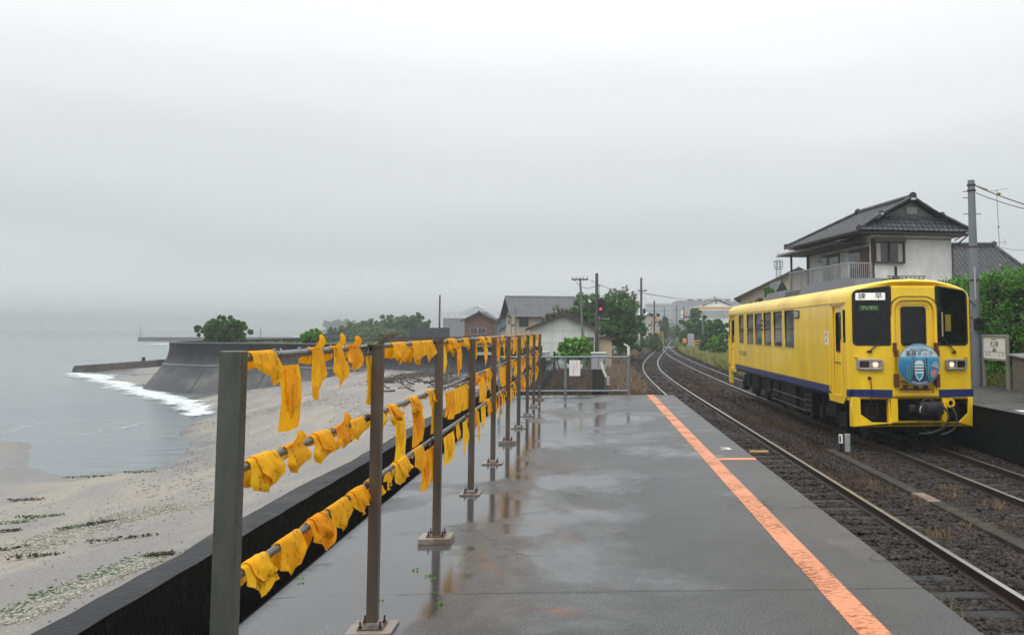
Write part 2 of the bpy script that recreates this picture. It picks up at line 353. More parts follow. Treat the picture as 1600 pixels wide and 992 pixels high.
# seawall plan: (x, y) of the top outer edge
wall_xy = [(-2.64,50.0),(-4.2,50.1),(-6.2,50.6),(-9.5,53),(-13.4,57.2),(-18,60),(-23,62.3),(-26.8,64.2),(-29.8,66.3),(-31.7,69.5),(-32.6,74),(-33,80),(-33.4,95),(-36,120),(-40,150)]
def smooth_path(pts, n=6):
    out = []; P = [Vector((*p, 0)) if len(p) == 2 else Vector(p) for p in pts]
    for i in range(len(P)-1):
        p0, p1, p2, p3 = P[max(i-1,0)], P[i], P[i+1], P[min(i+2, len(P)-1)]
        for k in range(n):
            t = k/n; out.append(.5*((2*p1)+(p2-p0)*t+(2*p0-5*p1+4*p2-p3)*t*t+(3*p1-p0-3*p2+p3)*t**3))
    out.append(P[-1]); return out
WP = smooth_path(wall_xy, 14)
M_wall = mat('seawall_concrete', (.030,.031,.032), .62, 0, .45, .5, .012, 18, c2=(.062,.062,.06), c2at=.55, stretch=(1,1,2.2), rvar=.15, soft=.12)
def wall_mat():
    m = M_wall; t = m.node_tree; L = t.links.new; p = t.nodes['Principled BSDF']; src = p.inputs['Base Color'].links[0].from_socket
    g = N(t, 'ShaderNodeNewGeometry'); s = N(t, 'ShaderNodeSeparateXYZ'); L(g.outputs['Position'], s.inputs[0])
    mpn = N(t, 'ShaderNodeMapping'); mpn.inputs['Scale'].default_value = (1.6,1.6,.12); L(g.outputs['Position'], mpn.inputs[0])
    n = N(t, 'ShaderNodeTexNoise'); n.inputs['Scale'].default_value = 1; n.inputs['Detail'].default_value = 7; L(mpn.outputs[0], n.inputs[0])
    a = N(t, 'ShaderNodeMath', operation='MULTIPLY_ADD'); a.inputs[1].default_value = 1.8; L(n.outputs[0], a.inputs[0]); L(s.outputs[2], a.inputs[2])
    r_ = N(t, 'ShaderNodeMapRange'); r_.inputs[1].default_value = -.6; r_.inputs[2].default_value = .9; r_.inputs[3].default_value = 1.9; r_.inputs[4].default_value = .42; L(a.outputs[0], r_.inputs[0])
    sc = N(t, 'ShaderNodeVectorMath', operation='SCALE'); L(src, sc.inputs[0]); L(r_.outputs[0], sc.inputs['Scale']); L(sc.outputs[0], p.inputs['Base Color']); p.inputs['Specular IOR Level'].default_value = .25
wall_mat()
M_walltop = mat('seawall_cap', (.085,.085,.083), .55, 0, .3, 1.2, .01, 20)
def profile_sweep(path, prof, closed=False):
    rows = []
    n = len(path)
    for i, p in enumerate(path):
        t = (path[min(i+1, n-1)]-path[max(i-1, 0)]); t.z = 0; t.normalize(); nn = Vector((-t.y, t.x, 0))  # left of travel
        rows.append([(p.x+nn.x*a, p.y+nn.y*a, z) for a, z in prof])
    return rows
sw = empty('seawall', (0,0,0), 0, 'tall dark curved concrete seawall with a flared foot across the beach', 'seawall')
TOPZ = .80
# outward = left of travel (travel goes west, water side is south => left)
prof = [(-.32,TOPZ-.9),(-.32,TOPZ),(0,TOPZ),(.04,TOPZ-.05),(.02,TOPZ-.42),(.06,TOPZ-.75),(.16,TOPZ-1.15),(.34,TOPZ-1.55),(.40,TOPZ-1.60),(.72,TOPZ-2.1),(1.2,TOPZ-2.75),(1.32,TOPZ-2.88),(1.37,TOPZ-2.95),(1.8,TOPZ-3.5),(2.3,TOPZ-4.3)]
PB = WP[::1]
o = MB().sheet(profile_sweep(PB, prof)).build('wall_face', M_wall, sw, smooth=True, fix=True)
acc = 0
for i in range(1, len(PB)-1):
    acc += (PB[i]-PB[i-1]).length
    if acc > 5.5:
        acc = 0
        t = (PB[i+1]-PB[i-1]); t.z = 0; t.normalize(); nn = Vector((-t.y, t.x, 0))
        r1 = [(PB[i].x+nn.x*(a+.012)-t.x*.03, PB[i].y+nn.y*(a+.012)-t.y*.03, z+.006) for a, z in prof[3:]]
        r2 = [(q[0]+t.x*.06, q[1]+t.y*.06, q[2]) for q in r1]
        MB().sheet([r1, r2]).build('joint', mat('joint_dark', (.02,.02,.02), .8), sw)
bandp = [(1.96,TOPZ-2.74),(2.14,TOPZ-2.87),(2.2,TOPZ-2.93)]
MB().sheet(profile_sweep(PB, [(.33,TOPZ-1.51),(.43,TOPZ-1.58),(.45,TOPZ-1.62)])).build('ledge', M_walltop, sw, smooth=True)
MB().sheet(profile_sweep(PB, [(-.34,TOPZ+.004),(-.30,TOPZ+.02),(.03,TOPZ+.02),(.055,TOPZ-.02),(.045,TOPZ-.06)])).build('cap', M_walltop, sw, smooth=True)
# headland fill behind the wall
hp = []
for i, p in enumerate(WP):
    t = (WP[min(i+1, len(WP)-1)]-WP[max(i-1, 0)]); t.normalize(); nn = Vector((-t.y, t.x, 0)); hp.append((p.x-nn.x*.2, p.y-nn.y*.2, -.05))
hp += [(-40,400,-.05),(-2,400,-.05),(-2.3,50.2,-.05)]
M_head = mat('headland_soil', (.10,.095,.06), .8, 0, .3, .6, .03, 3, c2=(.06,.09,.03), c2at=.48, soft=.14)
tag(MB().add(hp, [tuple(range(len(hp)))]).build('headland_ground', M_head, fix=False), kind='structure')
# second parapet across the back of the headland
bp = smooth_path([(-34.2,81),(-33,86.5),(-28,88),(-20,88),(-12,86)], 6)
tag(MB().sheet(profile_sweep(bp, [(-.3,-.1),(-.3,.82),(0,.82),(.02,-.1)])).build('back_parapet', M_wall, smooth=True), 'low dark concrete parapet behind the seafront tree', 'parapet')
# parapet beside the platform
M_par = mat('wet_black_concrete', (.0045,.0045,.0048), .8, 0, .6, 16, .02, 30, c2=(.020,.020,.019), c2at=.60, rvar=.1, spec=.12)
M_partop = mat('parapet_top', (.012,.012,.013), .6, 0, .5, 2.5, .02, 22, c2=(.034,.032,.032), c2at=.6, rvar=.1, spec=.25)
pr = empty('sea_parapet', (-2.5, 0, 0), 0, 'long black concrete parapet running between the beach and the platform', 'parapet')
nY = 220; ys = np.linspace(-3, 50, nY)
rows = [[(.10, y, -1.6), (.10, y, .25-.004), ] for y in ys]
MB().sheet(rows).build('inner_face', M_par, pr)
rnd = random.Random(3); off = [0]
for i in range(nY): off.append(off[-1]*.82+rnd.uniform(-.03,.03))
rows = [[(.102+.006*sin(y*9), y, .25), (-.0, y, .255+.004*sin(y*5)), (-.14+off[i]*.6, y, .25), (-.15+off[i]*.6, y, .20), (-.18+off[i]*.4, y, -.2), (-.3, y, -2.6)] for i, y in enumerate(ys)]
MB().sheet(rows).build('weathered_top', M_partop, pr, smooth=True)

# platform
def platform_mat():
    m, t, p = base('wet_platform'); L = t.links.new
    g = N(t, 'ShaderNodeNewGeometry'); pos = g.outputs['Position']; s = N(t, 'ShaderNodeSeparateXYZ'); L(pos, s.inputs[0])
    def noise(sc, det=6, ro=.6, st=None, dist=0):
        n = N(t, 'ShaderNodeTexNoise'); n.inputs['Scale'].default_value = sc; n.inputs['Detail'].default_value = det; n.inputs['Roughness'].default_value = ro; n.inputs['Distortion'].default_value = dist
        if st: q = N(t, 'ShaderNodeMapping'); q.inputs['Scale'].default_value = st; L(pos, q.inputs[0]); L(q.outputs[0], n.inputs[0])
        else: L(pos, n.inputs[0])
        return n.outputs[0]
    def mr(src, a, b, c, d):
        n = N(t, 'ShaderNodeMapRange'); n.inputs[1].default_value = a; n.inputs[2].default_value = b; n.inputs[3].default_value = c; n.inputs[4].default_value = d; L(src, n.inputs[0]); return n.outputs[0]
    def mathn(op, a, b):
        n = N(t, 'ShaderNodeMath', operation=op)
        for i, q in enumerate((a, b)):
            if isinstance(q, (int, float)): n.inputs[i].default_value = q
            else: L(q, n.inputs[i])
        return n.outputs[0]
    def mixc(f, a, b):
        n = N(t, 'ShaderNodeMix', data_type='RGBA'); L(f, n.inputs[0])
        for i, q in ((6, a), (7, b)):
            if isinstance(q, tuple): n.inputs[i].default_value = (*q, 1)
            else: L(q, n.inputs[i])
        return n.outputs[2]
    big = noise(.55, 7, .6); fine = noise(60, 4, .75); mid = noise(5, 8, .7)
    col = mixc(mr(big, .35, .65, 0, 1), (.038,.038,.038), (.058,.058,.058))
    n = N(t, 'ShaderNodeVectorMath', operation='SCALE'); L(col, n.inputs[0]); L(mathn('MULTIPLY', mr(fine, .34, .66, .30, 1.85), mr(mid, .3, .7, .85, 1.15)), n.inputs['Scale']); col = n.outputs[0]
    # pale exposed aggregate
    vo = N(t, 'ShaderNodeTexVoronoi'); vo.inputs['Scale'].default_value = 42; L(pos, vo.inputs[0])
    sp_ = mathn('MULTIPLY', mr(vo.outputs['Distance'], .0, .22, 1, 0), mr(noise(3, 5, .6), .45, .6, 0, 1)); col = mixc(mathn('MULTIPLY', sp_, .5), col, (.26,.25,.23))
    # rust stains
    ru = mathn('MULTIPLY', mr(noise(1.9, 6, .65, (1,1.5,1)), .58, .68, 0, 1), mr(s.outputs[0], -.2, .3, 1, 0)); ru = mathn('MULTIPLY', ru, mr(s.outputs[0], -1.3, -.7, 0, 1)); col = mixc(mathn('MULTIPLY', ru, .75), col, (.13,.045,.012))
    # joints across the slab
    yj = mathn('ADD', s.outputs[1], mr(noise(3, 5, .6), 0, 1, -.02, .02)); md = mathn('PINGPONG', mathn('ADD', yj, -1.52+4.37*4), 4.37/2)
    jl = mr(md, .003, .014, 1, 0)
    # cracks
    v2 = N(t, 'ShaderNodeTexVoronoi', feature='DISTANCE_TO_EDGE'); v2.inputs['Scale'].default_value = .42
    ds = N(t, 'ShaderNodeVectorMath', operation='ADD'); nn_ = N(t, 'ShaderNodeTexNoise'); nn_.inputs['Scale'].default_value = 2.2; nn_.inputs['Detail'].default_value = 6; L(pos, nn_.inputs[0])
    s2 = N(t, 'ShaderNodeVectorMath', operation='SCALE'); s2.inputs['Scale'].default_value = .7; L(nn_.outputs['Color'], s2.inputs[0]); L(pos, ds.inputs[0]); L(s2.outputs[0], ds.inputs[1]); L(ds.outputs[0], v2.inputs[0])
    ck = mathn('MULTIPLY', mr(v2.outputs['Distance'], .001, .006, 1, 0), mr(noise(.5, 2, .5), .50, .56, 0, 1))
    dk = mathn('MAXIMUM', jl, ck); col = mixc(mathn('MULTIPLY', dk, .8), col, (.018,.017,.016))
    # smooth mortar gutter along the sea side
    gut = mr(mathn('ADD', s.outputs[0], mr(noise(1.1, 4, .5), 0, 1, -.25, .25)), -1.72, -1.58, 1, 0); col = mixc(mathn('MULTIPLY', gut, .45), col, (.055,.057,.06))
    L(col, p.inputs['Base Color'])
    # water film: puddles
    wet = mathn('ADD', noise(.62, 6, .62, (1,.75,1), .3), mr(s.outputs[0], -1.4, .9, .15, 0)); wet = mathn('ADD', wet, mr(s.outputs[0], .0, 1.8, 0, -.10)); wet = mathn('ADD', wet, mr(s.outputs[1], 5, 16, -.02, .07))
    pud = mr(wet, .50, .64, 0, 1)
    L(mathn('ADD', mathn('ADD', mr(pud, 0, 1, .37, .055), mathn('MULTIPLY', mr(fine, .3, .7, 0, .08), mr(pud, 0, 1, 1, .2))), 0.0), p.inputs['Roughness'])
    b = N(t, 'ShaderNodeBump'); b.inputs['Distance'].default_value = .005; L(mathn('MULTIPLY', mathn('SUBTRACT', fine, mathn('MULTIPLY', dk, 1.5)), mr(pud, 0, 1, 1, .06)), b.inputs['Height']); L(b.outputs[0], p.inputs['Normal'])
    L(mr(pud, 0, 1, .40, .62), p.inputs['Specular IOR Level'])
    p.inputs['IOR'].default_value = 1.42
    return m
M_plat = platform_mat()
PE = 23.37
EDGE = 2.185
prf = [(-2.03,-1.4),(-2.03,-.03),(-2.0,-.015),(-1.75,0),(EDGE-.01,0),(EDGE,-.01),(EDGE,-.16),(EDGE-.06,-.16),(EDGE-.06,-1.4)]
ys = np.linspace(-4, PE, 60)
rows = [[(x, y, z) for x, z in prf] for y in ys]
mb = MB().sheet(rows); n = len(prf); mb.f.append(tuple((59*n+i) for i in range(n)))
tag(mb.build('platform', M_plat), kind='structure')
# drain strip between platform and parapet
tag(MB().box(-2.4,-2.03,-4,PE+26,-1.7,-.55).build('drain_channel', M_par), kind='structure')
# painted stripe, worn
def worn(name, c, thr=.36, alpha_sc=14):
    m, t, p = base(name); L = t.links.new
    g = N(t, 'ShaderNodeNewGeometry'); q = N(t, 'ShaderNodeMapping'); q.inputs['Scale'].default_value = (1,2.2,1); L(g.outputs['Position'], q.inputs[0])
    n = N(t, 'ShaderNodeTexNoise'); n.inputs['Scale'].default_value = alpha_sc; n.inputs['Detail'].default_value = 9; n.inputs['Roughness'].default_value = .78; L(q.outputs[0], n.inputs[0])
    n3 = N(t, 'ShaderNodeTexNoise'); n3.inputs['Scale'].default_value = 1.2; n3.inputs['Detail'].default_value = 3; L(g.outputs['Position'], n3.inputs[0])
    a = N(t, 'ShaderNodeMath', operation='MULTIPLY_ADD'); a.inputs[1].default_value = .45; L(n3.outputs[0], a.inputs[0]); L(n.outputs[0], a.inputs[2])
    r = N(t, 'ShaderNodeMapRange'); r.inputs[1].default_value = thr+.22; r.inputs[2].default_value = thr+.30; r.inputs[3].default_value = .40; L(a.outputs[0], r.inputs[0]); L(r.outputs[0], p.inputs['Alpha'])
    p.inputs['Base Color'].default_value = (*c, 1); p.inputs['Roughness'].default_value = .45; p.inputs['Specular IOR Level'].default_value = .25; return m
M_orange = worn('orange_line_paint', (.56,.22,.105), .41)
M_wline = worn('white_line_paint', (.7,.7,.68), .30)
tag(MB().box(1.487,1.67,-4,PE-.004,.0,.004).build('painted_line', M_orange), kind='structure')
a = G(1126, 717); b = G(1184, 716)
tag(MB().box(1.672, EDGE-.012, a.y-.10, a.y+.08, .0, .0045).build('painted_stop_mark', M_orange), kind='structure')
three = text('painted_number', '3', .34, M_wline, None, at(1.93, 12.75, .005), sx=1.25, ext=.0008, bold=.002); three.location.z = 0
tag(three, kind='structure')
# far platform
tag(MB().box(8.70, 12.6, -4, 39, -1.5, -.012).build('far_platform_base', M_par), kind='structure')
mb = MB(); mb.box(8.64, 12.6, -4, 39, -.012, 0)
tag(mb.build('far_platform', M_plat), kind='structure')
tag(MB().box(8.9, 9.0, 13, 18.6, 0, .004).box(9.0, 9.5, 18.5, 18.6, 0, .004).build('far_platform_marking', M_wline), kind='structure')

# track bed
M_bed = mat('ballast_bed', (.014,.010,.008), .9, 0, .5, 9, .05, 14, c2=(.038,.024,.016), spec=.1, c2at=.60, soft=.1)
def bedx(Y): return np.interp(Y, [0,45,57,69,87,118,142,160,200,250,330,420], [3.67,3.67,3.95,4.55,6.2,9.4,11.9,13.5,17.6,23,31,41])
def mainx(Y): return np.interp(Y, [0,45,70,98,124,142,160,200,250,330,420], [7.22,7.22,7.85,9.0,10.7,11.9,13.5,17.6,23,31,41])
def railz(Y): return -.93+np.clip((np.asarray(Y)-150)/120, 0, 1)*.85
ys = np.concatenate([np.linspace(-4, 60, 60), np.linspace(62, 420, 80)])
rows = []
for y in ys:
    x0 = 2.13 if y < PE+.2 else min(2.0, bedx(y)-1.9) if y < 60 else bedx(y)-1.9
    x1 = 8.72 if y < 62 else mainx(y)+2.0
    zz = railz(y)-.13
    rows.append([(x0-(.0 if y < PE else 1.0), y, zz-.2 if y > PE else zz), (x0+.3, y, zz), ((x0+x1)/2, y, zz-.015), (x1-.3, y, zz), (x1+(.0 if y < 62 else .8), y, zz-.2 if y > 62 else zz)])
tag(MB().sheet(rows).build('track_bed', M_bed, fix=False), kind='structure')

# smooth centre lines
def cline(fn, y0, y1, step=1.5):
    Y = np.arange(y0, y1, step); k = np.array([fn(np.clip(Y+d, -50, 419)) for d in np.linspace(-12, 12, 13)]).mean(0)
    return [Vector((float(k[i]), float(Y[i]), float(railz(Y[i])))) for i in range(len(Y))]
def track(name, cl, label, group, sleepers_from):
    tr = empty(name, (0,0,0), 0, label, 'railway track', group)
    for s in (-1, 1):
        for nm, prof_, m_ in (('rail', [(-.062,-.14),(-.062,-.125),(-.012,-.11),(-.012,-.035),(-.034,-.028),(-.034,-.002),(.034,-.002),(.034,-.028),(.012,-.035),(.012,-.11),(.062,-.125),(.062,-.14)], M_rail),
                              ('rail_head', [(-.030,-.001),(-.026,.003),(.026,.003),(.030,-.001)], M_railtop)):
            rows = []
            for i, p in enumerate(cl):
                t = (cl[min(i+1, len(cl)-1)]-cl[max(i-1, 0)]).normalized(); nn = Vector((t.y, -t.x, 0)).normalized()
                c = p+nn*(s*.566); rows.append([(c.x+nn.x*a, c.y+nn.y*a, c.z+b) for a, b in prof_])
            if nm == 'rail': r = MB().sheet(rows).build('rail', m_, tr, smooth=False)
            else: MB().sheet(rows).build('rail_head', m_, r, smooth=False)
    return tr
T1 = track('railway_track', cline(bedx, -4, 146), 'empty railway track beside the near platform edge, curving away', 'railway tracks', 3)
T2 = track('railway_track', cline(mainx, -4, 410), 'railway track the yellow railcar stands on, running straight into the distance', 'railway tracks', 3)
slm = None
def sleepers(tr, fn, y0, n1, n2):
    global slm
    for k in range(n1):
        y = y0+k*.64
        if slm is None:
            s = MB().box(-.98,.98,-.11,.11,-.30,-.135, .012).build('sleeper', M_sleeper, tr); slm = s.data
        else:
            s = bpy.data.objects.new('sleeper', slm); COL.objects.link(s); s.parent = tr
        s.location = (float(fn(y)), y, float(railz(y))); s.rotation_euler.z = random.uniform(-.02,.02)
    mb = MB()
    for k in range(n1, n2):
        y = y0+k*.64; x = float(fn(y)); z = float(railz(y)); mb.box(x-.98,x+.98,y-.1,y+.1,z-.25,z-.135)
    s = mb.build('sleeper', M_sleeper, tr); s['kind'] = 'stuff'
sleepers(T1, bedx, 6.2, 95, 215); sleepers(T2, mainx, 8.2, 95, 380)

# ballast stones
def stones(name, N_, xr, yr, size, m, zfun, mask=None, bias=1.6, label=None):
    u = np.random.rand(N_); X = xr[0]+(xr[1]-xr[0])*np.random.rand(N_); Y = yr[0]+(yr[1]-yr[0])*u**bias
    if mask is not None: k = mask(X, Y); X, Y = X[k], Y[k]
    n = len(X); S = size*(.6+.8*np.random.rand(n)); Z = zfun(X, Y)
    cube = np.array([(-1,-1,-1),(1,-1,-1),(1,1,-1),(-1,1,-1),(-1,-1,1),(1,-1,1),(1,1,1),(-1,1,1)], float)*.5
    P = cube[None]*(1+.55*(np.random.rand(n,8,3)-.5))*np.stack([.8+.8*np.random.rand(n), .6+.5*np.random.rand(n), .35+.4*np.random.rand(n)], 1)[:,None]
    P[:,4:,:2] *= .85
    a = np.random.rand(n)*2*pi; b = (np.random.rand(n)-.5)*1.9
    ca, sa, cb, sb = np.cos(a), np.sin(a), np.cos(b), np.sin(b)
    x, y, z = P[...,0], P[...,1], P[...,2]
    y, z = y*cb[:,None]-z*sb[:,None], y*sb[:,None]+z*cb[:,None]
    x, y = x*ca[:,None]-y*sa[:,None], x*sa[:,None]+y*ca[:,None]
    V = np.stack([x, y, z], -1)*S[:,None,None]+np.stack([X, Y, Z], -1)[:,None]
    fc = np.array([(0,3,2,1),(4,5,6,7),(0,1,5,4),(1,2,6,5),(2,3,7,6),(3,0,4,7)])
    Fq = (fc[None]+8*np.arange(n)[:,None,None]).reshape(-1,4)
    return tag(arr_mesh(name, V.reshape(-1,3), Fq, m), label, None, None, 'stuff')
def stonemat(name, c1, c2, rough):
    m, t, p = base(name); L = t.links.new
    g = N(t, 'ShaderNodeNewGeometry'); r = N(t, 'ShaderNodeValToRGB'); r.color_ramp.elements[0].color = (*c1, 1); r.color_ramp.elements[1].color = (*c2, 1)
    L(g.outputs['Random Per Island'], r.inputs[0]); L(r.outputs[0], p.inputs['Base Color']); p.inputs['Roughness'].default_value = rough; p.inputs['Specular IOR Level'].default_value = .15; return m
M_stone = stonemat('ballast_stone', (.007,.006,.0055), (.048,.037,.033), .5)
def bmask(X, Y):
    d1 = np.abs(np.abs(X-bedx(Y))-.566) > .085; d2 = np.abs(np.abs(X-mainx(Y))-.566) > .085
    tr = np.abs(X-5.4) > .15
    return d1 & d2 & tr
def bzf(X, Y):
    ins = np.minimum(np.abs(X-bedx(Y)), np.abs(X-mainx(Y)))
    k = (Y-6.2)/.64; fr = np.abs(k-np.round(k)); sl_ = (fr < .22) & (ins < 1.05)
    return railz(Y)-.138+.018*np.random.rand(len(X))+.016*np.sin(X*3+Y*1.3)-np.where(sl_, .022, 0)+np.where(ins > 1.1, .02, 0)
stones('ballast_stones', 95000, (2.2, 8.62), (7, 34), .046, M_stone, bzf, bmask, 1.7, 'dark crushed stone ballast between the rails')
stones('ballast_stones', 22000, (2.6, 14), (30, 110), .085, M_stone, bzf, lambda X, Y: bmask(X, Y) & (X > bedx(Y)-1.6) & (X < mainx(Y)+1.8), 1.5, 'finer dark ballast around the switch further away')
# cable trough
rows = []
tb = empty('cable_trough', (5.4, 0, -.93), 0, 'narrow grey concrete cable trough lying between the two tracks', 'cable trough')
for k in range(17):
    y = 7.0+k*.78
    o = MB().box(-.10,.10,y,y+.765,-.16,-.055,.008).build('trough_cover', mat('trough_concrete', (.045,.04,.034), .8, 0, .45, 5, .004, 40, c2=(.022,.019,.016), spec=.15) if k != 9 else mat('pale_trough', (.22,.17,.13), .5, 0, .35, 6, c2=(.08,.06,.045), c2at=.5), tb)

# ------------------------------------------------------------------ haze
hm, ht, hp_ = base('haze_air'); ht.nodes.remove(hp_)
pv = N(ht, 'ShaderNodeVolumePrincipled'); pv.inputs['Color'].default_value = (.60,.63,.65,1); pv.inputs['Density'].default_value = .0012; pv.inputs['Anisotropy'].default_value = 0.0
ht.links.new(pv.outputs[0], ht.nodes['Material Output'].inputs['Volume'])
hz = MB().box(-1500, 1150, -30, 1500, -5.5, 24).build('haze', hm); tag(hz, 'pale rainy haze over the coast', None, None, 'stuff')

# ================================================================== RAILING
PX_ = -1.21
post_y = [3.117, 5.22, 7.33, 9.40, 11.50, 13.55, 15.6, 17.75, 19.8, 22.0]
RX = -1.268
RZ = [1.572, 1.172, .79]
rl = empty('railing', (PX_, 3.1, 0), 0, 'long weathered steel railing of brown posts and three pipes along the platform', 'railing')
def loc(m): m.M = Matrix.Translation((-PX_, -3.1, 0)); return m
for i, y in enumerate(post_y):
    hw = .031 if i else .041
    mb = loc(MB()); z0 = .012 if i else .0
    lean = 0.0
    if i == 0: mb.box(PX_-.038, PX_+.038, y-.025, y+.032, 0, 1.60, .004)
    else: mb.box(PX_-.030, PX_+.030, y-.03, y+.03, .045, 1.59-.002*i, .003)
    po = mb.build('post', M_post1 if i == 0 else M_steel, rl)
    if i:
        mb = loc(MB()); q = .04 if i in (2, 5, 9) else .012
        hx = .125 if i != 3 else .10
        mb.box(PX_-hx, PX_+hx, y-.12, y+.12, 0, q+.004, .003); pd = mb.build('mortar_pad', M_pad, po)
        mb = loc(MB()); mb.box(PX_-.07, PX_+.07, y-.07, y+.07, q+.004, q+.013, .001); mb.build('base_plate', M_steel, po)
        for sx in (-.055,.055):
            for sy in (-.055,.055):
                mb = loc(MB()); mb.tube([(PX_+sx, y+sy, q+.012), (PX_+sx, y+sy, q+.05)], .005, 6); mb.tube([(PX_+sx, y+sy, q+.012), (PX_+sx, y+sy, q+.024)], .011, 6); mb.build('bolt', M_bolt, po)
        # pipe clamps
        for z in RZ:
            mb = loc(MB()); pts = [(RX+.023*cos(a), y+.0, z+.023*sin(a)) for a in np.linspace(0, 2*pi, 13)]
            mb.tube([(RX, y-.035, z), (RX, y+.035, z)], .0215, 12); mb.tube([(RX, y, z), (PX_+.0, y, z)], .012, 6); mb.build('pipe_clamp', M_bolt, po, smooth=True)
for z in RZ:
    mb = loc(MB()); P = []
    for k in range(90):
        yy = 3.19+(22.1-3.19)*k/89; P.append((RX+.0015*sin(yy*2), yy, z+.003*sin(yy*1.1+z)))
    mb.tube(P, .017, 12); mb.build('pipe', M_pipe, rl, smooth=True)
# wire loops on the second and third posts
mb = loc(MB())
for i in (1, 2):
    y = post_y[i]
    for k in range(3): mb.tube([(PX_-.06+.07*cos(a)+.03, y-.02+.03*sin(a)+k*.008, 1.585+.012*sin(a*2+k)+.006*k) for a in np.linspace(0, 2*pi, 14)], .0022, 5)
mb.build('tie_wire', M_bolt, rl)

# ------------------------------------------------------------------ cloths
def cloth_mat(name, c, cd_):
    m, t, p = base(name); L = t.links.new
    tcn = N(t, 'ShaderNodeTexCoord'); u = N(t, 'ShaderNodeUVMap'); oi = N(t, 'ShaderNodeObjectInfo')
    ad = N(t, 'ShaderNodeVectorMath', operation='ADD'); cm = N(t, 'ShaderNodeCombineXYZ')
    k = N(t, 'ShaderNodeMath', operation='MULTIPLY'); k.inputs[1].default_value = 37; L(oi.outputs['Random'], k.inputs[0]); L(k.outputs[0], cm.inputs[0]); L(k.outputs[0], cm.inputs[1])
    L(u.outputs[0], ad.inputs[0]); L(cm.outputs[0], ad.inputs[1])
    mp_ = N(t, 'ShaderNodeMapping'); mp_.inputs['Scale'].default_value = (62, 48, 1); L(ad.outputs[0], mp_.inputs[0])
    n = N(t, 'ShaderNodeTexNoise'); n.inputs['Scale'].default_value = 1; n.inputs['Detail'].default_value = 1; n.inputs['Distortion'].default_value = 1.5; L(mp_.outputs[0], n.inputs[0])
    # thin strokes: band around the mid value
    d = N(t, 'ShaderNodeMath', operation='SUBTRACT'); d.inputs[1].default_value = .5; L(n.outputs[0], d.inputs[0]); ab = N(t, 'ShaderNodeMath', operation='ABSOLUTE'); L(d.outputs[0], ab.inputs[0])
    st = N(t, 'ShaderNodeMapRange'); st.inputs[1].default_value = .025; st.inputs[2].default_value = .04; st.inputs[3].default_value = 1; st.inputs[4].default_value = 0; L(ab.outputs[0], st.inputs[0])
    mq = N(t, 'ShaderNodeMapping'); mq.inputs['Scale'].default_value = (22, 11, 1); L(ad.outputs[0], mq.inputs[0])
    n2 = N(t, 'ShaderNodeTexNoise'); n2.inputs['Scale'].default_value = 1; n2.inputs['Detail'].default_value = 2; L(mq.outputs[0], n2.inputs[0])
    ms = N(t, 'ShaderNodeMapRange'); ms.inputs[1].default_value = .57; ms.inputs[2].default_value = .60; L(n2.outputs[0], ms.inputs[0])
    su = N(t, 'ShaderNodeSeparateXYZ'); L(u.outputs[0], su.inputs[0])
    ink = N(t, 'ShaderNodeMath', operation='MULTIPLY'); L(st.outputs[0], ink.inputs[0]); L(ms.outputs[0], ink.inputs[1])
    n3 = N(t, 'ShaderNodeTexNoise'); n3.inputs['Scale'].default_value = 9; n3.inputs['Detail'].default_value = 4; L(tcn.outputs['Object'], n3.inputs[0])
    cr_ = N(t, 'ShaderNodeMix', data_type='RGBA'); cr_.inputs[6].default_value = (*c, 1); cr_.inputs[7].default_value = (*cd_, 1)
    r3 = N(t, 'ShaderNodeMapRange'); r3.inputs[1].default_value = .35; r3.inputs[2].default_value = .7; L(n3.outputs[0], r3.inputs[0]); L(r3.outputs[0], cr_.inputs[0])
    m2 = N(t, 'ShaderNodeMix', data_type='RGBA'); m2.inputs[7].default_value = (.05,.03,.01,1); L(ink.outputs[0], m2.inputs[0]); L(cr_.outputs[2], m2.inputs[6]); L(m2.outputs[2], p.inputs['Base Color'])
    p.inputs['Roughness'].default_value = .75; p.inputs['Specular IOR Level'].default_value = .2
    nb = N(t, 'ShaderNodeTexNoise'); nb.inputs['Scale'].default_value = 34; nb.inputs['Detail'].default_value = 4; nb.inputs['Distortion'].default_value = 1.2; L(tcn.outputs['Object'], nb.inputs[0]); bb = N(t, 'ShaderNodeBump'); bb.inputs['Distance'].default_value = .006; bb.inputs['Strength'].default_value = .7; L(nb.outputs[0], bb.inputs['Height']); L(bb.outputs[0], p.inputs['Normal'])
    tr = N(t, 'ShaderNodeBsdfTranslucent'); L(m2.outputs[2], tr.inputs[0]); mxn = N(t, 'ShaderNodeMixShader'); mxn.inputs[0].default_value = .35
    o = t.nodes['Material Output']; L(p.outputs[0], mxn.inputs[1]); L(tr.outputs[0], mxn.inputs[2]); L(mxn.outputs[0], o.inputs[0]); return m
M_cl = [cloth_mat('yellow_cloth', (.95,.48,.008), (.88,.38,.005)), cloth_mat('orange_cloth', (.92,.40,.006), (.85,.31,.004)), cloth_mat('bright_cloth', (.96,.57,.018), (.93,.48,.010))]
M_hem = mat('orange_hem', (.75,.18,.004), .7, 0, .1, 20)
clipm = None
def clip_mesh():
    mb = MB(); P = []
    for k in range(21):
        a = 2*pi*k/20; P.append((.0, .011*cos(a)+(.004*sin(2*a)), -.022+.030*sin(a)))
    mb.tube(P, .0016, 6, caps=False); return mb
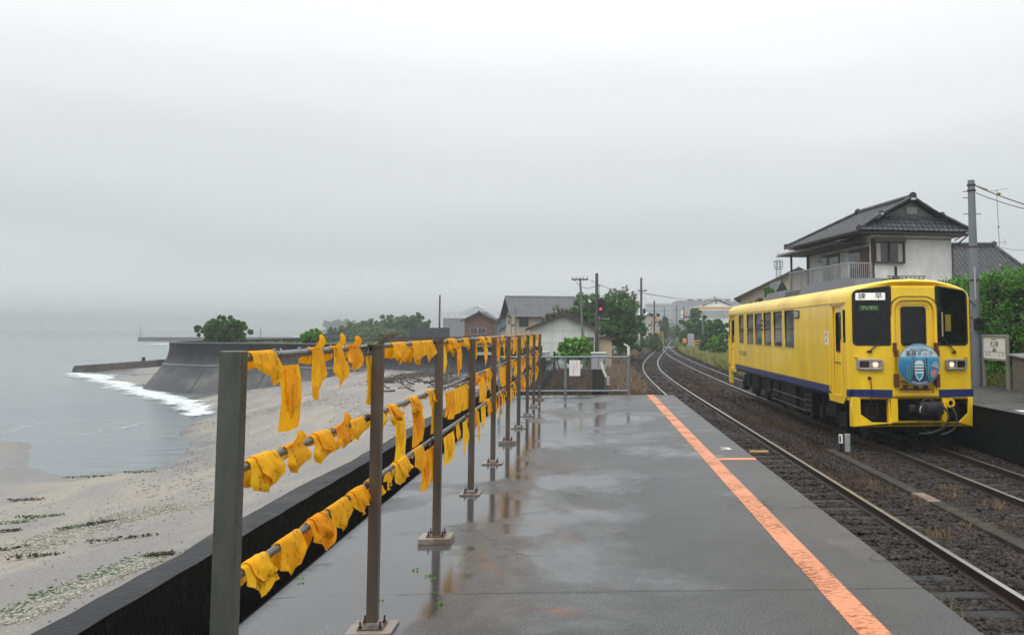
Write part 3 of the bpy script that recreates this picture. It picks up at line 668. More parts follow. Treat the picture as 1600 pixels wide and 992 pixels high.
def sheet_arrays(Lf, Lb, w0, w1, w2, point, skew, shift, wr, ph, r=.0195, ns=22, nw=13, start=0.0, slant=0.0):
    """cloth over a pipe along Y at the origin; camera side is +X. w0 width on the pipe, w1 at mid, w2 at the front end."""
    V = []; UV = []
    arc = pi*r if Lb > 0 else 0
    rs = random.Random(ph)
    p1, p2, p3 = rs.uniform(0,6), rs.uniform(0,6), rs.uniform(0,6)
    for i in range(ns):
        t = i/(ns-1)
        for j in range(nw):
            v = j/(nw-1)*2-1
            lf = Lf*(1-point*abs(v-skew)/(1+abs(skew)))+slant*v; lb = Lb*(1-.5*point*abs(v+skew)/(1+abs(skew)))
            tot = lf+arc+lb; s = t*tot-lb   # s: <0 back, 0..arc over, >arc front
            if s < 0: x, z, d = -r-.006, s, -s
            elif s <= arc and arc > 0: a = pi-s/r; x, z, d = r*cos(a)*1.06, r*sin(a)*1.06, 0
            else: d = s-arc; x, z = r+.002, -d-start
            q = min(1, d/max(Lf, .05)); 
            wd = (w0+(w1-w0)*min(1, q*2) if q < .5 else w1+(w2-w1)*(q-.5)*2)/2
            amp = wr*(.25+q*1.2) if (s < 0 or s > arc) else wr*.28
            fold = amp*(sin(v*4.5+p1+q*2)+.55*sin(v*9+p2-q*3)+.35*sin(q*9+p3+v*2))
            sgn = 1 if s >= arc*.5 else -1
            y = v*wd+shift*q*(1 if sgn > 0 else -.6)+amp*.4*sin(q*6+p3)
            if 0 <= s <= arc and arc > 0: kx = 1+abs(fold)*8; V.append((x*kx, y, z*kx))
            else: V.append((x+sgn*(abs(fold)*.9+.012*sin(q*3.1)+ (fold*.5 if q > .3 else 0)), y, z))
            UV.append((y+w0, z*1.0))
    Fq = [(i*nw+j, i*nw+j+1, (i+1)*nw+j+1, (i+1)*nw+j) for i in range(ns-1) for j in range(nw-1)]
    return V, UV, Fq
def flap_arrays(h, w, lean, ph, ns=7, nw=6):
    V = []; UV = []; rs = random.Random(ph); k = rs.uniform(-.4,.4)
    for i in range(ns):
        t = i/(ns-1)
        for j in range(nw):
            v = j/(nw-1)*2-1; wd = w/2*(1-.62*t**1.6)
            V.append((.012+.02*sin(t*2.5)+.006*v*v, v*wd+lean*t+k*w*.3*t, .012+h*t*(1-.18*abs(v-.3)))); UV.append((v*wd+.3, t*h))
    return V, UV, [(i*nw+j, i*nw+j+1, (i+1)*nw+j+1, (i+1)*nw+j) for i in range(ns-1) for j in range(nw-1)]
def cloth(parts_, y, rz_, label, group, m, clips=(), hem=False):
    V = []; UV = []; Fq = []
    for a in parts_:
        b = len(V); V += a[0]; UV += a[1]; Fq += [tuple(i+b for i in f) for f in a[2]]
    o = arr_mesh('hanging_cloth', V, Fq, m, uv=UV, smooth=True); o.location = (RX, y, rz_)
    tag(o, label, 'cloth', group)
    global clipm
    for cy in clips:
        if clipm is None:
            c = clip_mesh().build('clip', M_clip, o, smooth=True); clipm = c.data
        else:
            c = bpy.data.objects.new('clip', clipm); COL.objects.link(c); c.parent = o
        c.location = (.012, cy, .016); c.rotation_euler = (random.uniform(-.3,.3), 0, random.uniform(-.9,.9))
    return o
def ypx(px, z):   # pixel column -> y along the rail
    lo, hi = 2.9, 60
    for _ in range(40):
        m_ = (lo+hi)/2
        if PJ((RX, m_, z))[0] < px: lo = m_
        else: hi = m_
    return lo
RN = ['top', 'middle', 'bottom']; ORD = ['first', 'second', 'third', 'fourth', 'fifth', 'sixth', 'seventh', 'eighth', 'ninth', 'tenth', 'eleventh', 'twelfth', 'thirteenth']
BAY = ['just past the grey end post', 'past the second post', 'past the third post', 'past the fourth post', 'past the fifth post', 'past the sixth post', 'past the seventh post', 'past the eighth post', 'before the last post']
cnt = {}
DESC = {'w': ['folded yellow cloth', 'crumpled yellow cloth'], 'k': ['yellow cloth with raised corner', 'knotted yellow cloth'],
        'r': ['flat yellow cloth', 'straight yellow cloth'], 't': ['twisted yellow cloth', 'pointed yellow cloth']}
def put(rail, kind, x0, x1, ybot, ph, over=0, px=True, y0=None, y1=None, ln=None):
    """x0,x1: pixel columns spanned; ybot: pixel row of the lowest tip"""
    z = RZ[rail]
    if px:
        y0 = ypx(x0, z); y1 = ypx(x1, z); yc = (y0+y1)/2
        ln = max(.05, z-OX(PJ((RX+.03, yc, z))[0], ybot, RX+.03).z)
    yc = (y0+y1)/2; wd = max(.05, y1-y0); rs = random.Random(ph*13+rail)
    bay = max(0, min(8, sum(1 for q in post_y if q < yc)-1)); key = (rail, bay); cnt[key] = cnt.get(key, 0)+1
    label = DESC[kind][ph % 2]+', '+ORD[min(12, cnt[key]-1)]+' on the '+RN[rail]+' pipe '+BAY[bay]
    g = 'yellow cloths tied along the railing'
    m = M_cl[rs.choice([0,0,0,1,2])]
    P = []
    if kind == 'w':
        P.append(sheet_arrays(ln, ln*rs.uniform(.35,.95), wd*.72, wd*.95, wd*rs.uniform(.22,.65), rs.uniform(.35,.85), rs.uniform(-.8,.8), rs.uniform(-.04,.06), .009, ph))
        if rs.random() < .6: P.append(sheet_arrays(ln*.75, .03, wd*.4, wd*.6, wd*.5, .5, rs.uniform(-.6,.6), wd*.3, .012, ph+5, r=.024, ns=14, nw=8))
        cl_ = [rs.uniform(-.5,.5)*wd] if yc < 12 else []
    elif kind == 'k':
        P.append(sheet_arrays(ln, .06, wd*.55, wd*.9, wd*rs.uniform(.3,.6), .5, rs.uniform(-.6,.6), rs.uniform(-.05,.05), .010, ph))
        P.append(flap_arrays(max(.03, over), wd*.55, rs.uniform(-.01,.05), ph)); cl_ = [wd*.4, -wd*.35] if yc < 12 else []
    elif kind == 'r':
        P.append(sheet_arrays(ln-.045, 0, wd*.95, wd*1.0, wd*.92, .04, .3, rs.uniform(-.03,.03), .0045, ph, r=.004, start=.048, slant=rs.uniform(-.012,.012)))
        if rs.random() < .6 and wd > .08: P.append(sheet_arrays((ln-.05)*.9, 0, wd*.45, wd*.55, wd*.2, .6, .3, -wd*.05, .003, ph+3, r=.013, ns=12, nw=6, start=.05))
        cl_ = [wd*.44, -wd*.44] if yc < 14 else []
    else:
        P.append(sheet_arrays(ln, .02 if ph % 2 else 0, wd*.6, wd*.75, wd*.25, .35, rs.uniform(-.8,.8), rs.uniform(-.03,.03), .008, ph, r=.012, start=0 if ph % 2 else .03, ns=16, nw=8)); cl_ = [0] if yc < 14 else []
    cloth(P, yc, z, label, g, m, cl_)
Z1 = lambda x: 320+x/2.963
def Zy(y): return 500+y/2.963
top = [('w',377,431,606,0),('r',431,466,672,0),('k',473,503,625,.07),('k',508,534,609,.075),('k',531,562,582,.06),('r',569,587,631,0),
       ('w',604,634,571,0),('w',637,656,572,0),('w',650,676,569,0),('t',676,696,590,0),('w',694,712,557,0),('t',708,719,584,0),('w',719,733,549,0),('t',731,744,570,0),('w',745,756,548,0),('t',752,760,570,0),('w',757,770,542,0),('t',771,776,556,0)]
mid = [('w',373,434,770,0),('k',430,476,738,.06),('w',477,516,724,0),('k',511,545,702,.07),('w',538,568,686,0),('w',568,598,681,0),
       ('w',600,620,667,0),('r',614,630,716,0),('w',634,652,654,0),('r',641,658,695,0),('w',663,678,640,0),('r',671,683,676,0),
       ('r',693,699,650,0),('r',698,709,654,0),('r',709,721,645,0),('r',721,730,640,0),('w',734,746,604,0),('r',747,759,627,0),('t',757,768,617,0),('w',755,765,596,0),('r',770,774,605,0),('t',776,784,605,0),('r',783,791,603,0)]
bot = [('w',366,419,935,0),('w',424,470,897,0),('w',472,511,868,0),('w',504,543,833,0),('w',537,570,809,0),('w',567,590,791,0),
       ('t',596,606,765,0),('w',608,636,756,0),('w',640,660,737,0),('r',655,670,765,0),('r',670,681,751,0),('r',691,708,722,0),('t',707,716,690,0),('t',718,729,704,0),('w',733,744,668,0),('t',742,747,687,0),('t',747,757,671,0),('w',757,765,653,0),('t',764,771,662,0)]
for ri, lst in enumerate((top, mid, bot)):
    for k, (kd, x0, x1, yb, ov) in enumerate(sorted(lst, key=lambda q: q[1])): put(ri, kd, x0, x1, yb, k+ri*31+1, ov)
rs = random.Random(11)
for ri, ystart in enumerate((11.75, 13.4, 11.9)):
    y = ystart; k = 0
    while y < 21.8:
        wd = rs.uniform(.08,.19); kd = rs.choice(['w','w','t','t','r','t'])
        if all(abs(y+wd/2-q) > .09 for q in post_y):
            ln = rs.uniform(.10,.17) if kd == 'w' else rs.uniform(.2,.33)
            put(ri, kd, 0, 0, 0, 200+ri*60+k, 0, False, y, y+wd, ln)
        y += wd*rs.uniform(.8,1.3); k += 1
for ri in range(3): cloth([sheet_arrays(.12,.08,.12,.12,.06,.4,.2,0,.01,900+ri)], 21.93, RZ[ri], 'yellow cloth tied round the far end of the %s pipe at the last post' % RN[ri], 'yellow cloths tied along the railing', M_cl[0])

# ================================================================== END FENCE
fy = 23.48
ef = empty('mesh_fence', (-.5, fy, 0), 0, 'low galvanised chain-link fence closing the far end of the platform', 'fence')
fx = [-2.33, -.62, 1.02]
for x in fx: 
    mb = MB(); mb.M = Matrix.Translation((.5, -fy, 0)); mb.tube([(x, fy, -.25), (x, fy, 1.0)], .034, 10); mb.box(x-.05,x+.05,fy-.02,fy+.02,.44,.46); mb.build('post', M_galv, ef, smooth=True)
for z in (.975, .10):
    mb = MB(); mb.M = Matrix.Translation((.5, -fy, 0)); mb.tube([(fx[0], fy, z), (fx[-1]+.02, fy, z)], .024, 10); mb.build('pipe', M_galv, ef, smooth=True)
mb = MB(); mb.M = Matrix.Translation((.5, -fy, 0)); s_ = .085; z0, z1 = .12, .955; x0, x1 = fx[0], fx[-1]
k = x0-(z1-z0)
while k < x1:
    for d in (1, -1):
        a = Vector((k, 0, z0 if d > 0 else z1)); b = Vector((k+(z1-z0), 0, z1 if d > 0 else z0))
        ta = max(0, (x0-a.x)/(b.x-a.x)); tb_ = min(1, (x1-a.x)/(b.x-a.x))
        if tb_ > ta+.01:
            p, q = a.lerp(b, ta), a.lerp(b, tb_); mb.tube([(p.x, fy+.003*d, p.z), (q.x, fy+.003*d, q.z)], .0022, 3, caps=False)
    k += s_
mb.build('wire_mesh', M_wire, ef)
M_red = mat('red_print', (.6,.02,.03), .5, 0, .05, 5)
a = G(887, 617); ns = tag(MB().box(-.52,-.235,fy-.05,fy-.04,.49,.895,.003).build('notice_board', M_white), 'small white notice with red vertical writing fixed to the mesh fence', 'notice')
for i, (x, s) in enumerate(((-.33, '立入禁止'), (-.41, 'ホームの先は線路です'))):
    for k, ch in enumerate(s[:8]): text('lettering', ch, .036, M_red, ns, at(x, fy-.052, .85-k*.043)@XZ, ext=.0005)

# ================================================================== RAILCAR
TX, TY = 7.26, 19.95; TZ = -.93
M_yel = mat('railcar_yellow', (.90,.60,.008), .30, 0, .12, 2.4, 0, c2=(.76,.46,.012), c2at=.58, coat=.35, stretch=(1,1,.16), soft=.14)
M_yelroof = mat('railcar_yellow_faded', (.80,.56,.06), .4, 0, .10, 1.0, 0, c2=(.66,.42,.045), c2at=.56, coat=.2, stretch=(1,1.6,.2), soft=.08)
M_blue = mat('band_blue', (.006,.018,.115), .35, 0, .15, 3, coat=.3)
M_glass = mat('dark_glass', (.006,.0075,.007), .04, 0, .8, 2.2, spec=.3)
M_glass2 = mat('side_glass', (.055,.065,.063), .06, 0, .6, 1.6, spec=.6)
M_rubber = mat('rubber', (.01,.01,.01), .55, 0, .1, 10)
M_roofunit = mat('roof_unit_grey', (.075,.082,.09), .5, .1, .2, 3)
M_silver = mat('lamp_bezel', (.38,.38,.40), .35, .7, .1, 10)
M_rust = mat('rusty_bracket', (.11,.035,.012), .7, .1, .5, 25, .002, 60)
HL = 17.6
tr = empty('railcar', (TX, TY, TZ), 0, 'single yellow diesel railcar with a blue band and round blue headboard at the far platform', 'railcar')
prof_half = [(1.43,1.05),(1.43,3.28),(1.425,3.40),(1.39,3.50),(1.30,3.585),(1.15,3.65),(.90,3.72),(.5,3.79),(0,3.82)]
full = [(-x, z) for x, z in prof_half]+[(x, z) for x, z in reversed(prof_half[:-1])]
def inset(pl, d):
    out = []
    for x, z in pl:
        k = 1-d/1.43; kz = 1-d/2.2
        out.append((x*k, 2.2+(z-2.2)*kz if z > 2.2 else z))
    return out
# roof + rounded ends, sides are plates
rings = [(0.0,.07),(.02,.035),(.06,.012),(.12,0),(HL/2,0),(HL-.12,0),(HL-.06,.018),(HL-.02,.05),(HL,.10)]
shell_rows = [[(x, y, z) for x, z in inset(full, d)] for y, d in rings]
# split: roof strip (points with z>3.27), corner strips at both ends for the sides
roofrows = [[p for p, q in zip(r, full) if q[1] > 3.27] for r in shell_rows]
MB().sheet(roofrows).build('roof', M_yelroof, tr, smooth=True)
body = MB()
for rr in (shell_rows[0:4], shell_rows[5:9]):
    for sl_ in (slice(0, 2), slice(len(full)-2, len(full))): body.sheet([r[sl_] for r in rr])
body.build('body_corner', M_yel, tr, smooth=True)
# side plates with holes
def sy(px, py=520): return OX(px, py, TX-1.43).y-TY
wins = [(1154.6,1161.9),(1166.7,1177.1),(1179.3,1190.4),(1193.0,1204.9),(1208.4,1221.9),(1225.7,1240.7)]
wy = sorted([(sy(a), sy(b)) for a, b in wins], key=lambda q: q[1])
wy = [(min(a,b), max(a,b)) for a, b in wy]
def zt(px, py): return (OX(px, py, TX-1.43).z-TZ)/.985
WT, WB = zt(1240, 484), zt(1240, 543)
dy0, dy1 = sorted((sy(1300.8), sy(1315.4))); dy2, dy3 = sorted((sy(1317.6), sy(1323.9)))
ry0, ry1 = sorted((sy(1141.5), sy(1147.8)))
DT, DB = zt(1308, 479), zt(1308, 618)
print('RAILCAR', [tuple(round(v,2) for v in q) for q in wy], 'win z', WB, WT, 'door', dy0, dy1, dy2, dy3, DT, DB, 'rear', ry0, ry1, 'L', sy(1132))
SZ0, SZ1 = 1.0, 3.28
def side(xs, sign):
    # local: u along y, v = z
    Mx = Matrix(((0,0,1,xs),(1,0,0,0),(0,1,0,0),(0,0,0,1)))
    holes = [[(a,WB),(b,WB),(b,WT),(a,WT)] for a, b in wy]
    d_holes = [rrect(dy0, dy1, DB+.02, min(DT, 3.2), [.01,.05,.05,.01]), rrect(ry0, ry1, DB+.02, min(DT,3.2), [.01,.05,.05,.01])]
    holes2 = [rrect(dy2+.02, max(dy3, dy2+.24)-.0, 2.35, 3.12, .05), rrect(13.0-1.0 if False else ry1+.2, ry1+.42, 2.35, 3.12, .05)]
    outl = [(.12,1.13),(.28,1.08),(dy0-.06,.93),(dy1+.35,.93),(dy1+.45,1.12),(ry0-.35,1.12),(ry0-.28,.95),(ry1+.1,.95),(HL-.12,1.1),(HL-.12,SZ1),(.12,SZ1)]
    sp_ = plate('side_panel', outl, holes+d_holes+holes2, .03, M_yel, tr, Mx@Matrix.Translation((0,0,-sign*.0-.0)))
    mb = MB()
    xi = xs-sign*.035
    for i, (a, b) in enumerate(wy):
        fr = plate('window', [(a-.0,WB),(b,WB),(b,WT),(a,WT)], [[(a+.03,WB+.03),(b-.03,WB+.03),(b-.03,WT-.03),(a+.03,WT-.03)]], .02, M_rubber, tr, Mx@at(0,0,-sign*.012))
        MB().box(min(xi,xi+sign*.012), max(xi,xi+sign*.012), a, b, WB, WT).build('pane', M_glass2, fr)
        MB().box(min(xi,xi+sign*.022), max(xi,xi+sign*.022), a, b, (WB+WT)/2-.02, (WB+WT)/2+.015).build('sash_bar', M_rubber, fr)
        MB().box(min(xs,xs+sign*.022), max(xs,xs+sign*.022), a-.02, b+.02, WB-.035, WB-.005).build('sill', mat('sill_metal', (.4,.33,.12), .4, .3), fr)
    for (a, b) in ((dy0, dy1), (ry0, ry1)):
        dh = plate('door', rrect(a, b, DB+.02, min(DT,3.2), [.01,.05,.05,.01]), [rrect(a+.20, b-.16, 2.13, 3.06, .07)], .025, M_yel, tr, Mx@at(0,0,-sign*.035))
        MB().box(min(xs-sign*.06,xs-sign*.05), max(xs-sign*.06,xs-sign*.05), a+.1, b-.1, 2.1, 3.1).build('pane', M_glass, dh)
        plate('window_rubber', rrect(a+.19, b-.15, 2.12, 3.07, .08), [rrect(a+.225, b-.185, 2.155, 3.035, .06)], .03, M_rubber, dh, Mx@at(0,0,-sign*.03))
        MB().box(min(xs-sign*.03,xs-sign*.012), max(xs-sign*.03,xs-sign*.012), a, b, 1.86, 1.885).build('door_line', M_blue, dh)
        MB().box(min(xs,xs+sign*.05), max(xs,xs+sign*.05), a-.25, b+.12, 3.235, 3.26).build('rain_strip', mat('drip_yellow', (.45,.27,.02), .5), tr)
        for yy, z0_, z1_ in ((b+.14, 1.15, 2.45), (a-.14, 1.15, 2.45)) if sign < 0 else ():
            MB().tube([(xs, yy, z0_), (xs+sign*.06, yy, z0_+.03), (xs+sign*.06, yy, z1_-.03), (xs, yy, z1_)], .014, 8).build('handrail', M_yel, tr, smooth=True)
    for (a, b) in ((dy2+.02, max(dy3, dy2+.24)), (ry1+.2, ry1+.42)) if sign < 0 else ():
        q = plate('cab_side_window', rrect(a, b, 2.35, 3.12, .05), [rrect(a+.03, b-.03, 2.38, 3.09, .03)], .03, M_rubber, tr, Mx@at(0,0,-sign*.004))
        MB().box(min(xi,xi+sign*.01), max(xi,xi+sign*.01), a, b, 2.34, 3.13).build('pane', M_glass, q)
    # blue band
    mb.box(min(xs,xs+sign*.019), max(xs,xs+sign*.019), dy1+.02+.18, ry0-.12, 1.10, 1.29)
    mb.box(min(xs,xs+sign*.019), max(xs,xs+sign*.019), ry1+.08, HL-.1, 1.13, 1.29)
    mb.build('blue_band', M_blue, tr)
    # step skirt under the door
    return sp_
side(-1.415, -1); side(1.415, 1)
# small destination frame, side lamps, labels (left side)
q = plate('destination_frame', rrect(sy(1249.5), sy(1242.3), 2.98, 3.2, .02) if sy(1249.5) < sy(1242.3) else rrect(sy(1242.3), sy(1249.5), 2.98, 3.2, .02), [], .03, M_rubber, tr, Matrix(((0,0,1,-1.44),(1,0,0,0),(0,1,0,0),(0,0,0,1))))
a_, b_ = sorted((sy(1249.5), sy(1242.3))); MB().box(-1.460,-1.452,a_+.04,b_-.04,3.01,3.17).build('pane', mat('grey_pane', (.3,.32,.31), .2), q)
ylab = (wy[2][0]+wy[3][1])/2
for z in (2.62, 2.78, 2.94): MB().box(-1.475,-1.43,(wy[2][1]+wy[3][0])/2-.05,(wy[2][1]+wy[3][0])/2+.05,z,z+.06,.01).build('side_lamp', M_rubber, tr)
YS = Matrix(((0,0,-1,-1.4325),(-1,0,0,0),(0,1,0,0),(0,0,0,1)))     # text on the left side, reads towards -y
text('car_number', 'キハ2507A', .27, M_blue, tr, at(0, sy(1160.5), 1.74)@YS, sx=1.25)
wl = MB().box(-1.436,-1.430, sy(1288.8), sy(1293.8), 2.28, 2.62).build('warning_label', M_white, tr) if sy(1288.8) < sy(1293.8) else MB().box(-1.436,-1.430, sy(1293.8), sy(1288.8), 2.28, 2.62).build('warning_label', M_white, tr)
text('lettering', '注意', .12, M_red, wl, at(-.004, (sy(1291.3)), 2.53)@YS); text('lettering', '扉', .12, M_rubber, wl, at(-.004, (sy(1291.3)), 2.38)@YS)
M_seam = mat('body_seam', (.30,.19,.01), .6)
for yy in (1.9, 4.6, 9.70, 14.75):
    z0_ = 1.29 if yy != 9.70 else 1.30; MB().box(-1.4335,-1.4295,yy-.004,yy+.004,z0_,2.05 if 4 < yy < 15 else 3.25).build('seam', M_seam, tr)
MB().box(-1.440,-1.425,.14,HL-.14,3.275,3.29).build('rain_gutter', M_seam, tr); MB().box(1.425,1.440,.14,HL-.14,3.275,3.29).build('rain_gutter', M_seam, tr)
# floor box closing the body, rear end
MB().box(-1.38,1.38,.12,HL-.12,1.02,1.08).build('floor', M_dark, tr)
MB().box(-1.36,1.36,.5,HL-.3,1.1,3.2).build('dark_interior', mat('interior', (.03,.032,.03), .9, 0, .4, 2), tr)
plate('rear_wall', inset(full, .10), [], .03, M_yel, tr, at(0, HL-.0, 0)@XZ)
# front plate
def fr_win(s):
    pts = rrect(.51, 1.315, 2.30, 3.645, [.10,.13,.05,.07])
    out = []
    for x, z in pts:
        if z > 3.3: z -= max(0, (x-.56))/.76*.10
        out.append((s*x, z))
    return out if s > 0 else out[::-1]
def shrink(pts, k):
    cx = sum(p[0] for p in pts)/len(pts); cz = sum(p[1] for p in pts)/len(pts)
    w_ = max(abs(p[0]-cx) for p in pts); h_ = max(abs(p[1]-cz) for p in pts)
    return [(cx+(p[0]-cx)*(1-k/w_), cz+(p[1]-cz)*(1-k/h_)) for p in pts]
fo = inset(full, .07); fo = [(x, z if z > 1.1 else 1.06) for x, z in fo]
door_o = rrect(-.49, .49, 1.16, 3.36, [.01,.26,.26,.01])
plate('front_panel', fo, [fr_win(-1), fr_win(1), door_o], .03, M_yel, tr, at(0, .005, 0)@XZ)
for s in (-1, 1):
    wf = plate('windscreen', shrink(fr_win(s), -.012), [shrink(fr_win(s), .028)], .026, M_rubber, tr, at(0, -.005, 0)@XZ)
    plate('pane', fr_win(s), [], .008, M_glass, wf, at(0, .03, 0)@XZ)
# gangway door with surround
su_ = plate('door_surround', rrect(-.515, .515, 1.14, 3.40, [.01,.28,.28,.01]), [rrect(-.46, .46, 1.22, 3.33, [.01,.24,.24,.01])], .06, M_yel, tr, at(0, -.02, 0)@XZ, bevel=.006)
arch = lambda w_, t_, rr_: [(w_, 2.98)]+[(w_-rr_+rr_*cos(a), t_-rr_+rr_*sin(a)) for a in np.linspace(0, pi/2, 9)]+[(-w_+rr_+rr_*cos(a), t_-rr_+rr_*sin(a)) for a in np.linspace(pi/2, pi, 9)]+[(-w_, 2.98)]
plate('drip_rail', arch(.532, 3.417, .29)+arch(.515, 3.40, .275)[::-1], [], .10, mat('drip_dark', (.16,.09,.01), .5), su_, at(0, -.02, 0)@XZ)
dr = plate('gangway_door', rrect(-.47, .47, 1.16, 3.34, [.01,.24,.24,.01]), [rrect(-.275, .275, 2.30, 3.17, .07)], .03, M_yel, tr, at(0, .03, 0)@XZ)
plate('door_edge', rrect(-.395, .395, 1.5, 3.26, [.01,.16,.16,.01]), [rrect(-.37, .37, 1.52, 3.235, [.01,.15,.15,.01])], .05, M_yel, dr, at(0, .02, 0)@XZ, bevel=.004)
plate('window_rubber', rrect(-.29, .29, 2.285, 3.185, .08), [rrect(-.255, .255, 2.32, 3.15, .06)], .04, M_rubber, dr, at(0, .018, 0)@XZ)
MB().box(-.33,.33,.03,.045,2.28,3.19).build('pane', M_glass, dr)
# cab things seen through the glass
MB().box(.66,.70,-.004,.018,2.5,3.05).build('cab_handrail', mat('cab_pole', (.30,.28,.2), .4), tr); MB().box(.76,.90,.0,.018,2.62,3.0).build('cab_fitting', mat('cab_yellow', (.22,.16,.01), .5), tr)
MB().box(-1.24,-.62,-.002,.02,3.33,3.495).build('destination_sign', mat('lit_sign', (.8,.8,.76), .4, 0, .03, 3, emit=(1,.97,.9), es=.25), tr)
for xk, ch in ((-1.11, '諫'), (-.76, '早')): text('lettering', ch, .150, M_rubber, tr, at(xk, -.010, 3.413)@XZ, sx=1.1)
os_ = MB().box(-1.16,-.76,-.002,.02,3.09,3.205).build('green_sign', mat('green_plate', (.01,.09,.04), .4), tr)
text('lettering', 'ワンマン', .090, mat('sign_gold', (.8,.6,.12), .5), tr, at(-.96, -.012, 3.147)@XZ, sx=.95)
# wipers
for s, a, b in ((-1, (-.72,2.42), (-1.0,2.16)), (1, (.62,2.48), (.93,2.14))):
    mb = MB(); mb.tube([(a[0], -.05, a[1]+.18*0), (b[0]+.02, -.06, b[1]+.02)], .010, 6); mb.tube([(a[0]+.035, -.045, a[1]), (b[0]+.055, -.05, b[1]+.02)], .006, 6); mb.box(b[0]-.03,b[0]+.07,-.06,-.01,b[1]-.02,b[1]+.02,.006)
    mb.build('wiper', M_rubber, tr)
# head lamps
M_lamp = mat('head_lamp_lit', (.9,.85,.7), .2, 0, .02, 3, emit=(1,.78,.5), es=1.5)
M_lampd = mat('lamp_reflector', (.45,.35,.25), .15, .9, .3, 30)
M_tail = mat('tail_lamp', (.035,.008,.008), .15, 0, .2, 20)
for s in (-1, 1):
    cx = s*.985
    hl = plate('headlight', rrect(cx-.26, cx+.26, 1.75, 1.98, .035), [rrect(cx-.225, cx-.01, 1.785, 1.945, .025), rrect(cx+.01, cx+.225, 1.785, 1.945, .025)], .07, M_silver, tr, at(0, -.045, 0)@XZ, bevel=.006)
    li = (cx+.01, cx+.225) if s < 0 else (cx-.225, cx-.01); lo_ = (cx-.225, cx-.01) if s < 0 else (cx+.01, cx+.225)
    MB().box(li[0], li[1], -.045, -.012, 1.78, 1.95).build('lamp_housing', M_lampd, hl)
    mb = MB(); mb.v = []; c = ((li[0]+li[1])/2, 1.865)
    plate('lamp', circ(c[0], c[1], .045, 24), [], .02, M_lamp, hl, at(0, -.054, 0)@XZ); plate('lamp_bowl', circ(c[0], c[1], .075, 24), [], .02, mat('warm_bowl', (.55,.36,.2), .25, .6, .4, 30, emit=(1,.6,.35), es=.25), hl, at(0, -.048, 0)@XZ)
    MB().box(lo_[0], lo_[1], -.055, -.012, 1.78, 1.95).build('tail_light', M_tail, hl)
# headboard
hb = empty('headboard', (0,0,0)); hb.parent = tr
HX, HZ, HR, HY = 0.0, 1.875, .465, -.27
def disc_mat():
    m, t, p = base('headboard_print'); L = t.links.new
    tcn = N(t, 'ShaderNodeTexCoord'); s = N(t, 'ShaderNodeSeparateXYZ'); L(tcn.outputs['Object'], s.inputs[0])
    r = N(t, 'ShaderNodeValToRGB'); mrn = N(t, 'ShaderNodeMapRange'); mrn.inputs[1].default_value = HZ-HR; mrn.inputs[2].default_value = HZ+HR; L(s.outputs[2], mrn.inputs[0]); L(mrn.outputs[0], r.inputs[0])
    e = r.color_ramp.elements; e[0].position = 0; e[0].color = (.01,.07,.20,1); e[1].position = 1; e[1].color = (.10,.34,.52,1)
    for p_, c in ((.3,(.015,.13,.30)), (.55,(.02,.22,.42)), (.645,(.10,.36,.52)), (.66,(.50,.62,.68)), (.80,(.56,.66,.72)), (.90,(.25,.48,.60))):
        q = e.new(p_); q.color = (*c, 1)
    n = N(t, 'ShaderNodeTexNoise'); n.inputs['Scale'].default_value = 9; n.inputs['Detail'].default_value = 5; L(tcn.outputs['Object'], n.inputs[0]); mm = N(t, 'ShaderNodeMapRange'); mm.inputs[3].default_value = .75; mm.inputs[4].default_value = 1.25; L(n.outputs[0], mm.inputs[0])
    sc = N(t, 'ShaderNodeVectorMath', operation='SCALE'); L(r.outputs[0], sc.inputs[0]); L(mm.outputs[0], sc.inputs['Scale']); L(sc.outputs[0], p.inputs['Base Color']); p.inputs['Roughness'].default_value = .3; return m
plate('board', circ(HX, HZ, HR, 64), [], .02, disc_mat(), hb, at(0, HY, 0)@XZ)
plate('rim', circ(HX, HZ, HR+.006, 64), [circ(HX, HZ, HR-.006, 64)], .03, mat('rim_grey', (.25,.3,.33), .4, .4), hb, at(0, HY, 0)@XZ)
HF = HY-.0125
def hp2(name, poly, m, k=0): return plate(name, [(HX+a, HZ+b) for a, b in poly], [], .002, m, hb, at(0, HF-.002*k, 0)@XZ)
M_teal = mat('teal_print', (.01,.16,.17), .4, 0, .3, 20); M_navy = mat('navy_print', (.012,.03,.10), .4, 0, .3, 20); M_wpr = mat('white_print', (.62,.70,.72), .4, 0, .1, 20); M_ship = mat('ship_print', (.015,.28,.42), .4); M_red2 = mat('pink_print', (.45,.16,.18), .5, 0, .4, 30); M_grey2 = mat('pale_print', (.25,.36,.38), .5, 0, .3, 25)
hp2('dock_floor', [(-.21,-.40),(.23,-.40),(.09,.05),(-.07,.05)], M_navy)
hp2('dock_side', [(-.30,-.30),(-.20,-.40),(-.06,.10),(-.09,.15)], M_teal, 1); hp2('dock_side', [(.30,-.30),(.22,-.38),(.08,.10),(.11,.15)], M_teal, 1)
for k in range(4): hp2('dock_tower', [(-.27+k*.055,-.29+k*.10),(-.262+k*.055,-.29+k*.10),(-.252+k*.055,.0+k*.045),(-.260+k*.055,.0+k*.045)], M_grey2, 2); hp2('dock_tower', [(.27-k*.055,-.29+k*.10),(.262-k*.055,-.29+k*.10),(.252-k*.055,.0+k*.045),(.260-k*.055,.0+k*.045)], M_grey2, 2)
hp2('ship_hull', [(0,-.36),(.06,-.30),(.10,-.18),(.10,.02),(.06,.09),(-.06,.09),(-.10,.02),(-.10,-.18),(-.06,-.30)], M_wpr, 2)
hp2('ship_deck', [(0,-.33),(.045,-.28),(.08,-.19),(-.08,-.19),(-.045,-.28)], M_ship, 3)
